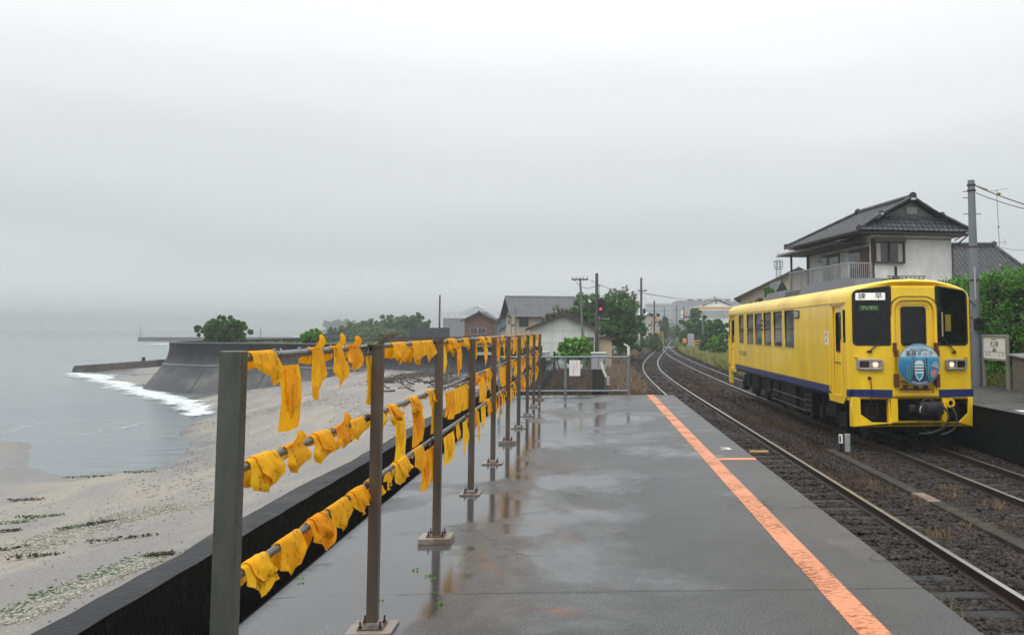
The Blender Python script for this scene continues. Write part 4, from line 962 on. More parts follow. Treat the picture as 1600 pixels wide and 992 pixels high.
for k in range(3): hp2('deck_band', [(-.11,-.15+k*.065),(.11,-.15+k*.065),(.11,-.125+k*.065),(-.11,-.125+k*.065)], M_navy if k < 2 else M_ship, 3)
hp2('crane', [(.16,-.05),(.185,-.05),(.185,.16),(.16,.16)], M_navy, 1); hp2('crane', [(-.15,0),(-.14,0),(-.13,.17),(-.14,.17)], M_navy, 1)
hp2('quay', [(.30,-.30),(.38,-.22),(.40,-.12),(.33,-.10),(.25,-.17)], M_red2, 1); hp2('quay', [(.27,-.02),(.44,-.10),(.45,.0),(.36,.08)], M_grey2, 1)
text('lettering', '島原ドック', .128, M_navy, hb, at(HX+.015, HF-.006, HZ+.235)@XZ, sx=.98)
text('lettering', '「夢のせてはしる島原の船」', .034, M_navy, hb, at(HX, HF-.004, HZ+.335)@XZ)
hp2('line', [(-.29,.305),(.29,.305),(.29,.31),(-.29,.31)], M_navy, 1)
cap_ = '島原造船株式会社'
for k, ch in enumerate(cap_):
    a = radians(-90+(k-3.5)*6.4); text('lettering', ch, .05, M_wpr, hb, at(HX+.415*cos(a), HF-.005, HZ+.415*sin(a))@Matrix.Rotation(-(a+pi/2), 4, 'Y')@XZ)
for s in (-1, 1):
    MB().box(s*.47-.03,s*.47+.03,-.16,-.01,2.15,2.36,.01).box(s*.46-.015,s*.46+.02,-.26,-.01,2.05,2.20,.005).build('bracket', M_rust, tr)
    MB().box(s*.46-.04,s*.46+.04,-.20,-.01,1.36,1.66,.01).build('bracket', M_rust, tr)
# gangway footplate box
MB().box(-.50,.50,-.10,-.012,1.17,1.22,.004).box(-.50,-.40,-.10,-.012,1.22,1.40,.004).box(.40,.50,-.10,-.012,1.22,1.40,.004).build('footplate_frame', M_yel, tr)
mb = MB(); mb.box(-.34,.34,-.09,-.02,1.30,1.33)
for x in (-.24,.0,.22): mb.box(x-.04,x+.04,-.13,-.02,1.29,1.41,.01)
mb.build('latch_gear', M_rust, tr)
# blue band on front
for s in (-1, 1):
    a_, b_ = sorted((s*.50, s*1.40))
    MB().box(a_, b_, -.03, -.0105, 1.125, 1.30).build('blue_band', M_blue, tr)
    MB().box(*sorted((s*1.3, s*1.445)), .0, .95 if s < 0 else 17.4, 1.125, 1.30, .02).build('blue_band', M_blue, tr) if s > 0 else MB().box(-1.437,-1.3,-.03,.18,1.125,1.30,.02).build('blue_band', M_blue, tr)
# jumper socket and cable
mb = MB(); mb.tube([(-.99,-.01,1.56),(-.99,-.07,1.55)], .035, 10); mb.build('jumper_socket', M_rubber, tr, smooth=True)
MB().tube([(-.98,-.075,1.53),(-.975,-.08,1.46)], .013, 6).build('red_sleeve', M_red, tr); MB().tube([(-.975,-.08,1.46),(-.97,-.09,1.2),(-.97,-.06,1.02),(-1.1,-.05,.86),(-1.05,-.05,.68),(-.9,-.05,.66),(-.82,-.04,.8),(-.85,-.0,.98)], .010, 6).build('jumper_cable', M_rubber, tr, smooth=True)
for s in (-1, 1): MB().box(s*1.26-.03,s*1.26+.03,-.08,-.01,2.02,2.05).build('lamp_hook', M_yel, tr)
# skirt
sk_out = [(-1.36,.46),(1.36,.46),(1.385,1.12),(-1.385,1.12)]
c1 = [(-1.20,1.11),(-.56,1.11),(-.56,.56),(-.96,.56),(-1.20,.74)]
c2_ = [(-.42,1.11),(.60,1.11),(.60,.60),(-.42,.60)]
c3 = [(.72,1.11),(1.26,1.11),(1.26,.76),(1.02,.56),(.72,.56)]
plate('skirt', sk_out, [c1, c2_, c3], .05, M_yel, tr, at(0, -.03, 0)@XZ, bevel=.004)
for s in (-1, 1): MB().box(*sorted((s*1.385, s*1.355)), -.01, .12, .46, 1.12).build('skirt_side', M_yel, tr)
MB().box(-1.33,1.33,-.002,.10,.45,.49).build('skirt_bottom', M_yel, tr)
for x_ in (-.60, .60): MB().box(x_,x_+.04,.0,.12,.5,1.1).build('skirt_rib', M_yel, tr)
plate('tow_ring', circ(.80,1.0,.105,24), [circ(.80,1.0,.06,24)], .05, M_yel, tr, at(0, -.075, 0)@XZ)
# coupler and hoses
mb = MB(); mb.box(-.18,.30,-.10,.9,.80,.98,.03); mb.box(-.02,.52,-.34,-.04,.76,1.05,.05); mb.box(.1,.34,-.42,-.30,.82,1.0,.03); mb.tube([(.08,-.2,1.06),(.2,-.2,1.12),(.34,-.2,1.06)], .018, 6); mb.build('coupler', mat('coupler_iron', (.035,.035,.037), .35, .5, .3, 12, .003, 40), tr, smooth=True)
MB().tube([(-.02,-.33,.83),(-.03,-.36,.90),(0,-.37,.97)], .012, 6).build('coupler_handle', M_white, tr)
for P in ([(.60,-.10,.92),(.66,-.22,.80),(.62,-.28,.62),(.45,-.28,.45),(.22,-.26,.36),(-.02,-.24,.34)], [(.82,-.08,.92),(.86,-.2,.78),(.86,-.26,.60),(.78,-.28,.45),(.62,-.28,.36),(.46,-.26,.33)]):
    MB().tube(smooth_path(P, 5), .028, 8).build('brake_hose', M_rubber, tr, smooth=True)
MB().tube(smooth_path([(-.02,-.12,.66),(.06,-.2,.50),(.18,-.22,.40),(.28,-.2,.36)], 5), .010, 6).tube(smooth_path([(.30,-.2,.66),(.38,-.22,.56),(.40,-.22,.47)], 4), .010, 6).build('brake_cable', M_rubber, tr)
# dark gear behind the skirt
mb = MB(); mb.box(-1.2,1.2,.5,.7,.55,1.05); mb.box(-1.1,-.75,.25,.55,.6,.95,.03); mb.box(.9,1.15,.2,.5,.65,1.0,.03); mb.build('buffer_beam', M_dark, tr)
# bogies
for by in (2.6+.1, HL-2.9):
    bg = MB()
    for s in (-1, 1):
        bg.box(*sorted((s*.92, s*1.06)), by-1.5, by+1.5, .42, .62, .02); bg.box(*sorted((s*.95, s*1.12)), by-.4, by+.4, .50, .95, .04)
        for dy in (-1.05, 1.05): bg.box(*sorted((s*.9, s*1.14)), by+dy-.2, by+dy+.2, .28, .62, .04); bg.tube([(s*1.0,by+dy,.62),(s*1.0,by+dy,.88)], .09, 10)
    bg.box(-.93,.93,by-.25,by+.25,.5,.66,.02)
    bo = bg.build('bogie', M_dark, tr)
    for dy in (-1.05, 1.05):
        for s in (-1, 1):
            mb = MB(); mb.tube([(s*.50,by+dy,.43),(s*.51,by+dy,.43),(s*.63,by+dy,.43)], [.455,.43,.415], 32); mb.build('wheel', mat('wheel_iron', (.04,.035,.032), .4, .5, .3, 10), bo, smooth=True)
# underframe boxes
rs = random.Random(5); y = 4.6
while y < HL-4.6:
    l = rs.uniform(.5, 1.4); d = rs.uniform(.40,.75)
    MB().box(-1.30+rs.uniform(0,.15), -.3, y, y+l, 1.0-d, 1.04, .02).build('equipment_box', M_dark, tr); MB().box(.3, 1.28, y, y+l, 1.0-d*.8, 1.04, .02).build('equipment_box', M_dark, tr); y += l+rs.uniform(.05,.25)
M_upipe = mat('dark_pipe', (.04,.036,.032), .5, .2, .4, 8)
mb = MB()
for k in range(5): mb.box(-1.36,-1.30,3.9,4.5,.45+k*.14,.47+k*.14)
mb.box(-1.36,-1.32,3.9,3.93,.3,1.05); mb.box(-1.36,-1.32,4.47,4.5,.3,1.05); mb.build('step_ladder', M_upipe, tr)
for k in range(14): yy = 4.6+k*.62; MB().tube([(-1.33,yy,1.02),(-1.33,yy+.02,.40+.1*(k%3))], .012, 5).build('drop_pipe', M_upipe, tr)
for z in (.42,.70): MB().tube([(-1.34,4.6,z),(-1.34,9.0,z+.02)], .016, 6).build('brake_pipe', M_upipe, tr)
MB().box(-1.42,-1.32,HL-.65,HL-.05,.45,1.12,.01).build('skirt_side', M_yel, tr)
# roof gear
def roofbox(name, x0, x1, y0, y1, z0, z1, ch, m=M_roofunit, taper=.12):
    vs = [(x0,y0,z0),(x1,y0,z0),(x1,y1,z0),(x0,y1,z0),(x0+taper,y0+taper*1.5,z1),(x1-taper,y0+taper*1.5,z1),(x1-taper,y1-taper,z1),(x0+taper,y1-taper,z1)]
    return MB().add(vs, [(0,3,2,1),(4,5,6,7),(0,1,5,4),(1,2,6,5),(2,3,7,6),(3,0,4,7)]).build(name, m, tr)
roofbox('cooling_unit', -.95,.95,2.3,7.0,3.68,3.98,.03); roofbox('cooling_unit', -.9,.9,9.2,12.6,3.68,3.98,.03); MB().box(-.85,.85,7.0,9.2,3.68,3.90,.02).build('roof_duct', M_black, tr)
roofbox('front_roof_unit', -.75,.75,.9,2.2,3.74,3.90,.02)
mb = MB(); mb.box(-.35,.45,.45,1.0,3.80,3.84)
for k in range(9): mb.tube([(-.35+k*.1,.45,3.80),(-.35+k*.1,.45,3.90)], .01, 5)
mb.tube([(-.4,.45,3.9),(.5,.45,3.9)], .012, 6); mb.tube([(-.1,.7,3.84),(-.1,.7,3.94)], [.16,.05], 12); mb.tube([(-.1,.7,3.9),(-.1,.7,4.16)], .035, 8); mb.build('radio_antenna', M_black, tr)
MB().box(-.8,-.6,14.2,14.5,3.74,3.90,.02).tube([(-.7,15.2,3.7),(-.7,15.2,3.86)], .03, 6).tube([(-.7,16.2,3.7),(-.7,16.2,3.8)], .09, 8).build('roof_fitting', M_black, tr)

# the railcar's front is slightly bowed: middle forward, corners swept back
def bow(o):
    if o.type == 'MESH' and o.data.users >= 1:
        me = o.data; n = len(me.vertices); a = np.empty(n*3, dtype=np.float32); me.vertices.foreach_get('co', a); a = a.reshape(-1,3)
        wgt = np.clip(1-(a[:,1]-.05)/.6, 0, 1); a[:,1] += wgt*(.26*np.maximum(0, np.abs(a[:,0])-.5)/.93-.09); a[:,2] *= .985
        me.vertices.foreach_set('co', a.ravel()); me.update()
    for c in o.children: bow(c)
for c in tr.children: bow(c)

# ================================================================== VEGETATION
def leaves(name, centers, radii, n_per, size, m, parent=None, flat=0.0, asp=1.6, droop=0.0):
    """leaf-sized quads scattered in many clumps; centers (k,3), radii (k,) or (k,3)"""
    Cn = np.asarray(centers, float); k = len(Cn); R = np.asarray(radii, float); R = R if R.ndim == 2 else np.repeat(R[:,None], 3, 1)
    n = k*n_per; idx = np.repeat(np.arange(k), n_per)
    d = np.random.normal(size=(n,3)); d /= np.linalg.norm(d, axis=1)[:,None]; rr = np.random.rand(n)**.45
    P = Cn[idx]+d*rr[:,None]*R[idx]
    a = np.random.normal(size=(n,3)); a[:,2] *= (1-flat); a /= np.linalg.norm(a, axis=1)[:,None]; b = np.cross(a, np.random.normal(size=(n,3))); b /= np.linalg.norm(b, axis=1)[:,None]
    s_ = size*(.6+.8*np.random.rand(n))[:,None]
    A = a*s_*asp*.5; B = b*s_*.5
    V = np.stack([P-A, P-B*.9-A*.1, P+A, P+B*.9-A*.1], 1).reshape(-1,3)
    return arr_mesh(name, V, np.arange(4*n).reshape(-1,4), m, parent)
def crown_clumps(c, r, n, inner=.42, lump=.36, zmin=-1.0):
    out = []; rr = []
    while len(out) < n:
        d = np.random.normal(size=3); d /= np.linalg.norm(d)
        if d[2] < zmin: continue
        q = (inner+(1-inner)*random.random()**.6)*(1+random.uniform(-lump, lump)); out.append((c[0]+d[0]*r[0]*q, c[1]+d[1]*r[1]*q, c[2]+d[2]*r[2]*q)); rr.append(random.uniform(.09,.24)*min(r))
    return out, rr
def tree(name, x, y, z0, blobs, m, label, group, n=60, per=70, leaf=.14, trunk=.14, cat='tree', bare=False):
    """blobs: (dx, dy, z, rx, ry, rz)"""
    t = empty(name, (x, y, z0), 0, label, cat, group)
    mb = MB(); cz = blobs[0][2]-z0
    mb.tube([(0,0,-.2),(.05,.02,cz*.35),(-.04,0,cz*.8)], [trunk, trunk*.8, trunk*.55], 8)
    cl = []; rs_ = []
    for (dx, dy, z, rx, ry, rz) in blobs:
        c, r_ = crown_clumps((dx, dy, z-z0), (rx, ry, rz), int(n*max(.4, rx*rz/(blobs[0][3]*blobs[0][5]))), zmin=-.85); cl += c; rs_ += r_
        for k in range(7 if not bare else 16):
            q = random.choice(c); mb.tube([(0,0,cz*random.uniform(.3,.7)), ((q[0])*.5+random.uniform(-.1,.1), q[1]*.5, (cz*.6+q[2])*.5), q], [trunk*.4, trunk*.25, trunk*.08], 5)
            if bare:
                for kk in range(5):
                    e = Vector(q)+Vector((random.uniform(-.5,.5), random.uniform(-.4,.4), random.uniform(.1,.6)))*rx*.35; mb.tube([Vector(q)*.8+Vector((0,0,cz*.1)), q, e], [trunk*.14, trunk*.1, .01], 4)
    mb.build('trunk', M_bark, t, smooth=True)
    leaves('crown', cl, rs_, per, leaf, m, t, droop=.2)
    return t
def XY(px, py, Y): p = D(px, py, Y); return p.x, p.y, p.z
GZ = -1.1
# seafront tree on the headland
def T(name, px0, px1, py0, py1, Y, m, label, group=None, n=60, per=60, leaf=.16, ground=GZ, cat='tree', lob=3, **k):
    a = D(px0, py0, Y); b = D(px1, py1, Y); cx = (a.x+b.x)/2; rx = (b.x-a.x)/2; zt_ = a.z; zb = b.z; cz = (zt_+zb)/2; rz = (zt_-zb)/2
    bl = [(0,0,cz,rx*.92,rx*.75,rz*.92)]
    for i in range(lob):
        q = (i+.5)/lob*2-1; bl.append((q*rx*.62, random.uniform(-.3,.3)*rx, cz+rz*random.uniform(-.25,.30), rx*.46, rx*.46, rz*.66))
    return tree(name, cx, Y, ground, bl, m, label, group, n, per, leaf, cat=cat, **k)
T('seafront_tree', 311, 391, 496, 541, 76, M_leaf1, 'bushy dark green tree standing alone behind the seawall', n=110, per=110, leaf=.12, ground=-.05, lob=5)
T('big_leaf_shrub', 470, 506, 514, 540, 62, M_leaf2, 'small bright large-leaved shrub peeping over the seawall', n=22, per=22, leaf=.2, ground=-.05, cat='shrub')
gm = 'green bushes on the headland mound'
M_far = leafmat('leaf_far', (.03,.085,.02), (.09,.19,.045)); M_far2 = leafmat('leaf_far_pale', (.08,.14,.04), (.16,.24,.08))
for i, (a, b, c, d, m_, lb) in enumerate([(505,560,514,540,M_far,'low green bush at the left foot of the headland mound'),(535,612,501,540,M_far2,'pale green bush on the left slope of the headland mound'),(580,645,493,540,M_far2,'tall green bush at the top of the headland mound'),
        (625,668,489,540,M_far,'rounded green bush on the right end of the headland mound'),(545,650,512,542,M_far2,'low pale bush in front of the headland mound')]):
    T('bush', a, b, c, d, 178-i*5, m_, lb, gm, n=120, per=70, leaf=.36, ground=-.05, cat='bush')
T('dry_bush', 590, 626, 519, 541, 82, M_dry, 'dry straw-coloured bush in front of the green mound', None, n=35, per=50, leaf=.12, ground=-.05, cat='bush')
for i, (a, b, c, d, lb) in enumerate([(503,540,499,524,'hazy grey tree furthest left behind the mound'),(530,570,500,524,'hazy grey tree second from the left behind the mound'),(556,584,501,524,'hazy grey tree closest to the mound top')]):
    T('distant_tree', a, b, c, d, 680+15*i, M_far, lb, 'hazy trees far behind the mound', n=40, per=40, leaf=1.4, ground=-.1)
# trees by the line
T('large_tree', 888, 1008, 459, 560, 82, M_leaf1, 'big dense green tree behind the signal post', None, n=190, per=150, leaf=.12, lob=6)
T('sparse_tree', 944, 1003, 446, 500, 100, M_leaf3, 'thin pale tree with bare twigs rising behind the big green tree', None, n=42, per=9, leaf=.2, bare=True, lob=4)
T('olive_tree', 848, 896, 478, 520, 72, M_leaf3, 'sparse olive tree in front of the tiled house roof', None, n=36, per=22, leaf=.15, bare=True)
T('pale_tree', 893, 912, 462, 490, 95, M_leaf3, 'small pale twiggy tree beside the leaning utility pole', None, n=22, per=12, leaf=.2, bare=True)
T('broad_leaf_shrub', 866, 928, 525, 572, 50, M_leaf2, 'bright green broad-leaved shrub against the white shed', None, n=55, per=14, leaf=.14, cat='shrub', lob=5)
gr_ = 'bushes along the right of the line'
for i, (a, b, c, d, Y, m_, lb) in enumerate([(1056,1100,500,548,128,M_leaf1,'dark bush left of the grey cabinet at the crossing'),(1076,1118,496,545,122,M_far,'mid green bush behind the grey cabinet'),(1100,1140,494,555,100,M_leaf1,'dark green bush touching the rear of the railcar'),
        (1108,1136,520,566,84,M_leaf2,'fresh green bush low behind the railcar'),(1094,1122,515,556,95,M_far,'leafy bush beside the white rail fence'),(1030,1046,494,532,175,M_far,'hazy round tree left of the line beyond the crossing'),
        (1038,1066,509,530,230,M_far2,'pale hazy bush at the far end of the line'),(1078,1094,480,505,170,M_far,'hazy tree left of the white shop'),(1006,1034,522,552,115,M_far2,'grassy bush under the left crossing lights')]):
    T('bush', a, b, c, d, Y, m_, lb, gr_, n=50, per=60, leaf=.15+.0012*Y, cat='bush')
T('garden_tree', 1193, 1211, 447, 468, 56, M_leaf2, 'small bright green treetop between the balcony and the beige house', None, n=26, per=45, leaf=.12)

# grass and weeds
def blades(name, N_, xr, yr, h, m, zfun, mask, label, wdt=.012, bias=1.0, clump=0, crad=.25):
    if clump:
        kx = xr[0]+(xr[1]-xr[0])*np.random.rand(clump); ky = yr[0]+(yr[1]-yr[0])*np.random.rand(clump)**bias
        i = np.random.randint(0, clump, N_); X = kx[i]+np.random.normal(size=N_)*crad; Y = ky[i]+np.random.normal(size=N_)*crad*1.4
    else: X = xr[0]+(xr[1]-xr[0])*np.random.rand(N_); Y = yr[0]+(yr[1]-yr[0])*np.random.rand(N_)**bias
    k = mask(X, Y); X, Y = X[k], Y[k]; n = len(X); Z = zfun(X, Y); H = h*(.4+.9*np.random.rand(n)); a = np.random.rand(n)*2*pi
    dx, dy = np.cos(a), np.sin(a); W = wdt*(1+Y/20)
    lx, ly = np.random.normal(size=n)*.45*H, np.random.normal(size=n)*.45*H
    B = np.stack([X, Y, Z], 1); S = np.stack([dx*W, dy*W, 0*W], 1); Tm = B+np.stack([lx*.4, ly*.4, H*.6], 1); Te = B+np.stack([lx, ly, H], 1)
    V = np.stack([B-S, B+S, Tm+S*.7, Te, Te+S*.05, Tm-S*.7], 1)
    F6 = np.stack([np.arange(n)*6+j for j in range(6)], 1)
    Fq = np.concatenate([F6[:,[0,1,2,5]], F6[:,[5,2,4,3]]])
    return tag(arr_mesh(name, V.reshape(-1,3), Fq, m), label, None, None, 'stuff')
bz0 = lambda X, Y: railz(Y)-.14
onrail = lambda X, Y: (np.abs(np.abs(X-bedx(Y))-.566) > .07) & (np.abs(np.abs(X-mainx(Y))-.566) > .07)
blades('dry_weeds', 42000, (4.5, 6.0), (14, 46), .065, M_weed, bz0, lambda X, Y: onrail(X, Y) & (X > 4.42), 'brown weeds spreading between the two tracks', clump=170, crad=.27, wdt=.004)
blades('dry_weeds', 6000, (2.25, 3.4), (9, 30), .07, M_weed, bz0, lambda X, Y: onrail(X, Y) & (X > 2.2), 'brown weeds between platform edge and the near rails', clump=34, crad=.22, wdt=.006)
blades('green_weeds', 1500, (2.4, 3.3), (8.6, 10), .17, M_leaf3, bz0, lambda X, Y: onrail(X, Y) & (X > 2.2), 'small green weeds at the foot of the platform', clump=5, crad=.12, wdt=.004)
blades('dry_weeds', 3000, (4.6, 6.4), (8, 16), .10, M_dry, bz0, lambda X, Y: onrail(X, Y) & (X > 4.42), 'straw tufts along the cable trough', clump=26, crad=.10, wdt=.003)
blades('brown_scrub', 16000, (-2.2, 3.2), (23.6, 60), .32, M_weed, lambda X, Y: -1.1+0*X, lambda X, Y: X < bedx(Y)-1.2, 'brown scrub and dead leaves beyond the end of the platform', clump=300, crad=.35, wdt=.008)
blades('dry_reeds', 9000, (.9, 3.0), (36, 58), .50, M_dry, lambda X, Y: -1.1+0*X, lambda X, Y: X < bedx(Y)-1.3, 'tall straw-coloured reeds beside the signal cabinet', clump=70, crad=.25, wdt=.008)
blades('dry_reeds', 9000, (1.5, 7.0), (60, 110), .5, M_dry, lambda X, Y: -1.1+0*X, lambda X, Y: (X < bedx(Y)-1.8) & (X > bedx(Y)-4.2), 'dry grass along the left of the curving track', clump=120, crad=.4, wdt=.010)
blades('yellow_grass', 26000, (8.5, 16), (52, 118), .75, M_yg, lambda X, Y: -1.15+0*X, lambda X, Y: (X > mainx(Y)+1.7) & (X < mainx(Y)+6.5), 'yellow green long grass to the right of the line', clump=260, crad=.5, wdt=.010)
blades('verge_grass', 16000, (5, 30), (118, 250), .8, M_far2, lambda X, Y: -1.1+np.clip((Y-150)/120, 0, 1)*.85, lambda X, Y: (np.abs(X-mainx(Y)) > 1.8) & (np.abs(X-mainx(Y)) < 9), 'green verge grass on both sides of the far line', clump=200, crad=.9, wdt=.012)
blades('headland_grass', 12000, (-30, -4), (60, 110), .7, M_far2, lambda X, Y: -.05+0*X, lambda X, Y: Y > 68, 'rough grass on the headland behind the seawall', clump=200, crad=.9, wdt=.012)

# ivy covered bank behind the far platform
hd = empty('ivy_hedge', (13.2, 16, 0), 0, 'tall dense green ivy hedge behind the far platform', 'hedge')
def hx_(y): return 13.0+.25*sin(y*.6)
def htop(y): return float(np.interp(y, [16,24,27,31,35,39,42], [3.6,3.5,3.38,3.35,3.4,3.25,2.8]))+.10*sin(y*2.1)+.06*sin(y*5.3)
rows = []
for k in range(70):
    y = 16+k*.38; hx = hx_(y)-13.2; ht_ = htop(y); rows.append([(hx+.35, y-16, -.3), (hx+.25, y-16, 1.2), (hx+.15, y-16, ht_-.5), (hx+.4, y-16, ht_-.18), (hx+1.6, y-16, ht_-.12), (hx+2.4, y-16, ht_-.8), (hx+2.5, y-16, -.3)])
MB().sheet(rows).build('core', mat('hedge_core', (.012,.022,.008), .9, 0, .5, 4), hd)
cs = []
for k in range(3600):
    y = random.uniform(16, 42.3); z = random.uniform(-.05, htop(y)); q = random.random()
    if q < .22: cs.append((hx_(y)-13.2+random.uniform(.2,1.8), y-16, htop(y)+random.uniform(-.25,.05)))
    else: cs.append((hx_(y)-13.2+.12+.14*sin(z*3+y*1.7)*sin(y*2.3-z)-(.25 if z < .5 else 0), y-16, z))
leaves('foliage', cs, [random.uniform(.14,.26) for _ in cs], 34, .055, M_leaf4, hd)
sp_c = [(random.uniform(-.6,1.0), random.uniform(0,26), 0) for _ in range(60)]
leaves('sprigs', [(hx_(16+b)-13.2+.6+a*.4, b, htop(16+b)+random.uniform(.02,.18)) for a, b, c in sp_c], [.10]*60, 14, .08, M_leaf2, hd)
blades('hedge_grass', 7000, (12.3, 13.2), (17, 40), .35, M_yg, lambda X, Y: 0*X-.02, lambda X, Y: X > 0, 'tufts of grass at the foot of the ivy hedge', clump=90, crad=.14, wdt=.005)
T('stump_shrub', 1584, 1600, 508, 600, 25.5, M_leaf4, 'small leafy shrub beside the concrete bin', None, n=18, per=30, leaf=.09, ground=0, cat='shrub')

# ================================================================== HOUSES
M_tile = mat('roof_tile', (.018,.019,.021), .42, 0, .45, 3.0, .006, 30, c2=(.05,.05,.05), c2at=.6, rvar=.12)
M_tile2 = mat('roof_tile_grey', (.10,.105,.115), .5, 0, .25, 2.0, c2=(.075,.08,.085), c2at=.6)
M_render = mat('stained_render', (.78,.77,.76), .75, 0, .12, 2.2, .004, 30, c2=(.50,.49,.48), c2at=.58, stretch=(1,1,.5), soft=.16)
M_beige = mat('beige_wall', (.46,.40,.31), .75, 0, .12, 1.5, .003, 25)
M_timber = mat('dark_timber', (.05,.038,.03), .6, 0, .35, 5, stretch=(1,1,.3))
M_alu = mat('alu_rail', (.40,.40,.40), .4, .4, .15, 6)
M_wgl = mat('house_glass', (.05,.055,.06), .08, 0, .5, 1.5, spec=.6)
M_shut = mat('brown_shutter', (.12,.055,.04), .6, 0, .3, 8, stretch=(1,1,6))
M_mortar = mat('ridge_mortar', (.5,.5,.49), .6, 0, .2, 8)
def tiled(name, A, B, Ct, Dt, m, parent, tile=.27, row=.25, h=.035):
    """A,B eave ends, Ct,Dt ridge ends (A->Dt, B->Ct); tiles run up the slope"""
    A, B, Ct, Dt = map(Vector, (A, B, Ct, Dt)); U = (B-A).normalized(); mid_ = ((Ct+Dt)/2-(A+B)/2); Vd = (mid_-U*mid_.dot(U)); Ls = Vd.length; Vd.normalize(); Nn = U.cross(Vd); 
    if Nn.z < 0: Nn = -Nn
    a1 = (Dt-A).dot(U); b0 = (B-A).dot(U); b1 = (Ct-A).dot(U)
    lo, hi = min(0, a1), max(b0, b1); nc = int((hi-lo)/tile)+1; sub_ = 5
    us = [lo+k*tile/sub_ for k in range(nc*sub_+1)]; us = [u for u in us if u <= hi]
    nr = max(2, int(Ls/row)); rows = []
    for i in range(nr):
        for e in (0, .96):
            t = (i+e)/nr; ua, ub = a1*t, b0+(b1-b0)*t; ln_ = []
            for k, u in enumerate(us):
                uu = min(max(u, ua), ub); ph = ((uu-lo)/tile) % 1; w_ = (.5-.5*cos(2*pi*ph))**.7; ln_.append(A+U*uu+Vd*(t*Ls)+Nn*(h*w_+(.03 if e == 0 else .0)))
            rows.append(ln_)
    return MB().sheet(rows).build(name, m, parent, fix=False)
def ridge(mb, a, b, r=.11, end=True):
    a, b = Vector(a), Vector(b); n = max(2, int((b-a).length/.3)); mb.tube([a.lerp(b, k/n)+Vector((0,0,.012*(k%2))) for k in range(n+1)], r, 8)
    if end: 
        for q in (a, b): mb.tube([q+Vector((0,-.06,.02)), q+Vector((0,.06,.02))], r*1.5, 8)
def win(parent, x0, x1, z0, z1, y, n=2, m_f=None, dep=.05, name='window'):
    f = MB(); t = .05; m_f = m_f or M_timber
    f.box(x0-t,x1+t,y-dep,y+.02,z1,z1+t); f.box(x0-t,x1+t,y-dep-.03,y+.02,z0-t,z0); f.box(x0-t,x0,y-dep,y+.02,z0,z1); f.box(x1,x1+t,y-dep,y+.02,z0,z1)
    for k in range(1, n): xx = x0+(x1-x0)*k/n; f.box(xx-.02,xx+.02,y-dep+.015,y+.02,z0,z1)
    o = f.build(name, m_f, parent); MB().box(x0,x1,y-.015,y-.008,z0,z1).build('pane', M_wgl, o); return o
# --- two-storey house with balcony
A_ = D(1364, 440, 43.5); ang = radians(8)
hs = empty('tiled_house', (A_.x, A_.y, -.9), ang, 'two-storey white house with dark tiled roof and a balcony above the railcar', 'house')
def H(z): return z+.9      # world z -> local
W_ = 4.25; L_ = 8.3
ZE, ZR = H(6.50), H(8.20)
wl_ = MB().box(0, W_, 0, L_, 0, ZE+.05).build('wall', M_render, hs)
MB().box(-.02, W_+.02, -.02, .0, ZE-.32, ZE-.27).box(-.015,-.0,-.0,.0+.12,H(3.5),ZE-.3).box(0,.10,-.012,0,H(3.6),ZE-.32).build('trim_board', M_timber, wl_)
hw = win(hs, .14, 1.62, H(5.02), H(6.0), 0, 2, M_timber, .16)
MB().box(.06,1.72,-.22,-.0,H(6.03),H(6.24),.02).build('shutter_box', mat('shutter_box_grey', (.10,.085,.075), .5, 0, .2, 5), hw)
MB().box(.16,.42,-.03,-.018,H(5.05),H(5.95)).box(1.36,1.60,-.03,-.018,H(5.05),H(5.95)).build('curtain', mat('curtain', (.42,.40,.36), .8, 0, .2, 10, stretch=(6,6,.4)), hw)
# roof (hip and gable)
ox, oy = .75, .85; rx_ = W_/2; rv0, rv1 = 1.0, L_-2.2
ea = (-ox-.35, -oy, ZE); eb = (W_+ox, -oy, ZE); ec = (W_+ox, L_+oy, ZE); ed = (-ox-.35, L_+oy, ZE)
r0 = (rx_, -.15, ZR); r1 = (rx_, rv1, ZR)
rf = MB().box(-ox-.2, W_+ox-.05, -oy+.08, L_+oy-.1, ZE-.12, ZE-.05).build('eaves', M_timber, hs)
gz = ZE+.62*(ZR-ZE)*.55; fr_ = .46
gl = (ea[0]+(rx_-ea[0])*fr_, -.15, ZE+(ZR-ZE)*fr_); gr2 = (eb[0]+(rx_-eb[0])*fr_, -.15, ZE+(ZR-ZE)*fr_)
# sides
tiled('roof', ea, ed, r1, (gl[0]+.001, -.15, gl[2]) if False else r0, M_tile, hs); rfr = tiled('roof', eb, ec, r1, r0, M_tile, hs)
tiled('roof', ea, eb, (gr2[0], -.05, gr2[2]+.02), (gl[0], -.05, gl[2]+.02), M_tile, hs); tiled('roof', ed, ec, r1, r1, M_tile, hs)
MB().prism([(gl[0]+.25, gl[2]), (gr2[0]-.25, gr2[2]), (rx_, ZR-.16)], -.02, .1).build('gable', mat('gable_plaster', (.07,.07,.07), .7, 0, .2, 3), hs)
MB().box(rx_-.28, rx_+.28, -.06, -.02, gl[2]+.15, gl[2]+.5).build('gable_vent', mat('vent_grey', (.16,.16,.16), .6), hs)
mb = MB(); ridge(mb, (rx_, -.2, ZR+.12), (rx_, rv1, ZR+.12), .13); mb.box(rx_-.10, rx_+.10, -.18, rv1, ZR-.05, ZR+.10)
ridge(mb, (gl[0], -.18, gl[2]+.08), (rx_, -.18, ZR+.08), .09, False); ridge(mb, (gr2[0], -.18, gr2[2]+.08), (rx_, -.18, ZR+.08), .09, False)
ridge(mb, (ea[0]+.05, ea[1]+.05, ZE+.10), (gl[0], -.2, gl[2]+.12), .10); ridge(mb, (eb[0]-.05, eb[1]+.05, ZE+.10), (gr2[0], -.2, gr2[2]+.12), .10)
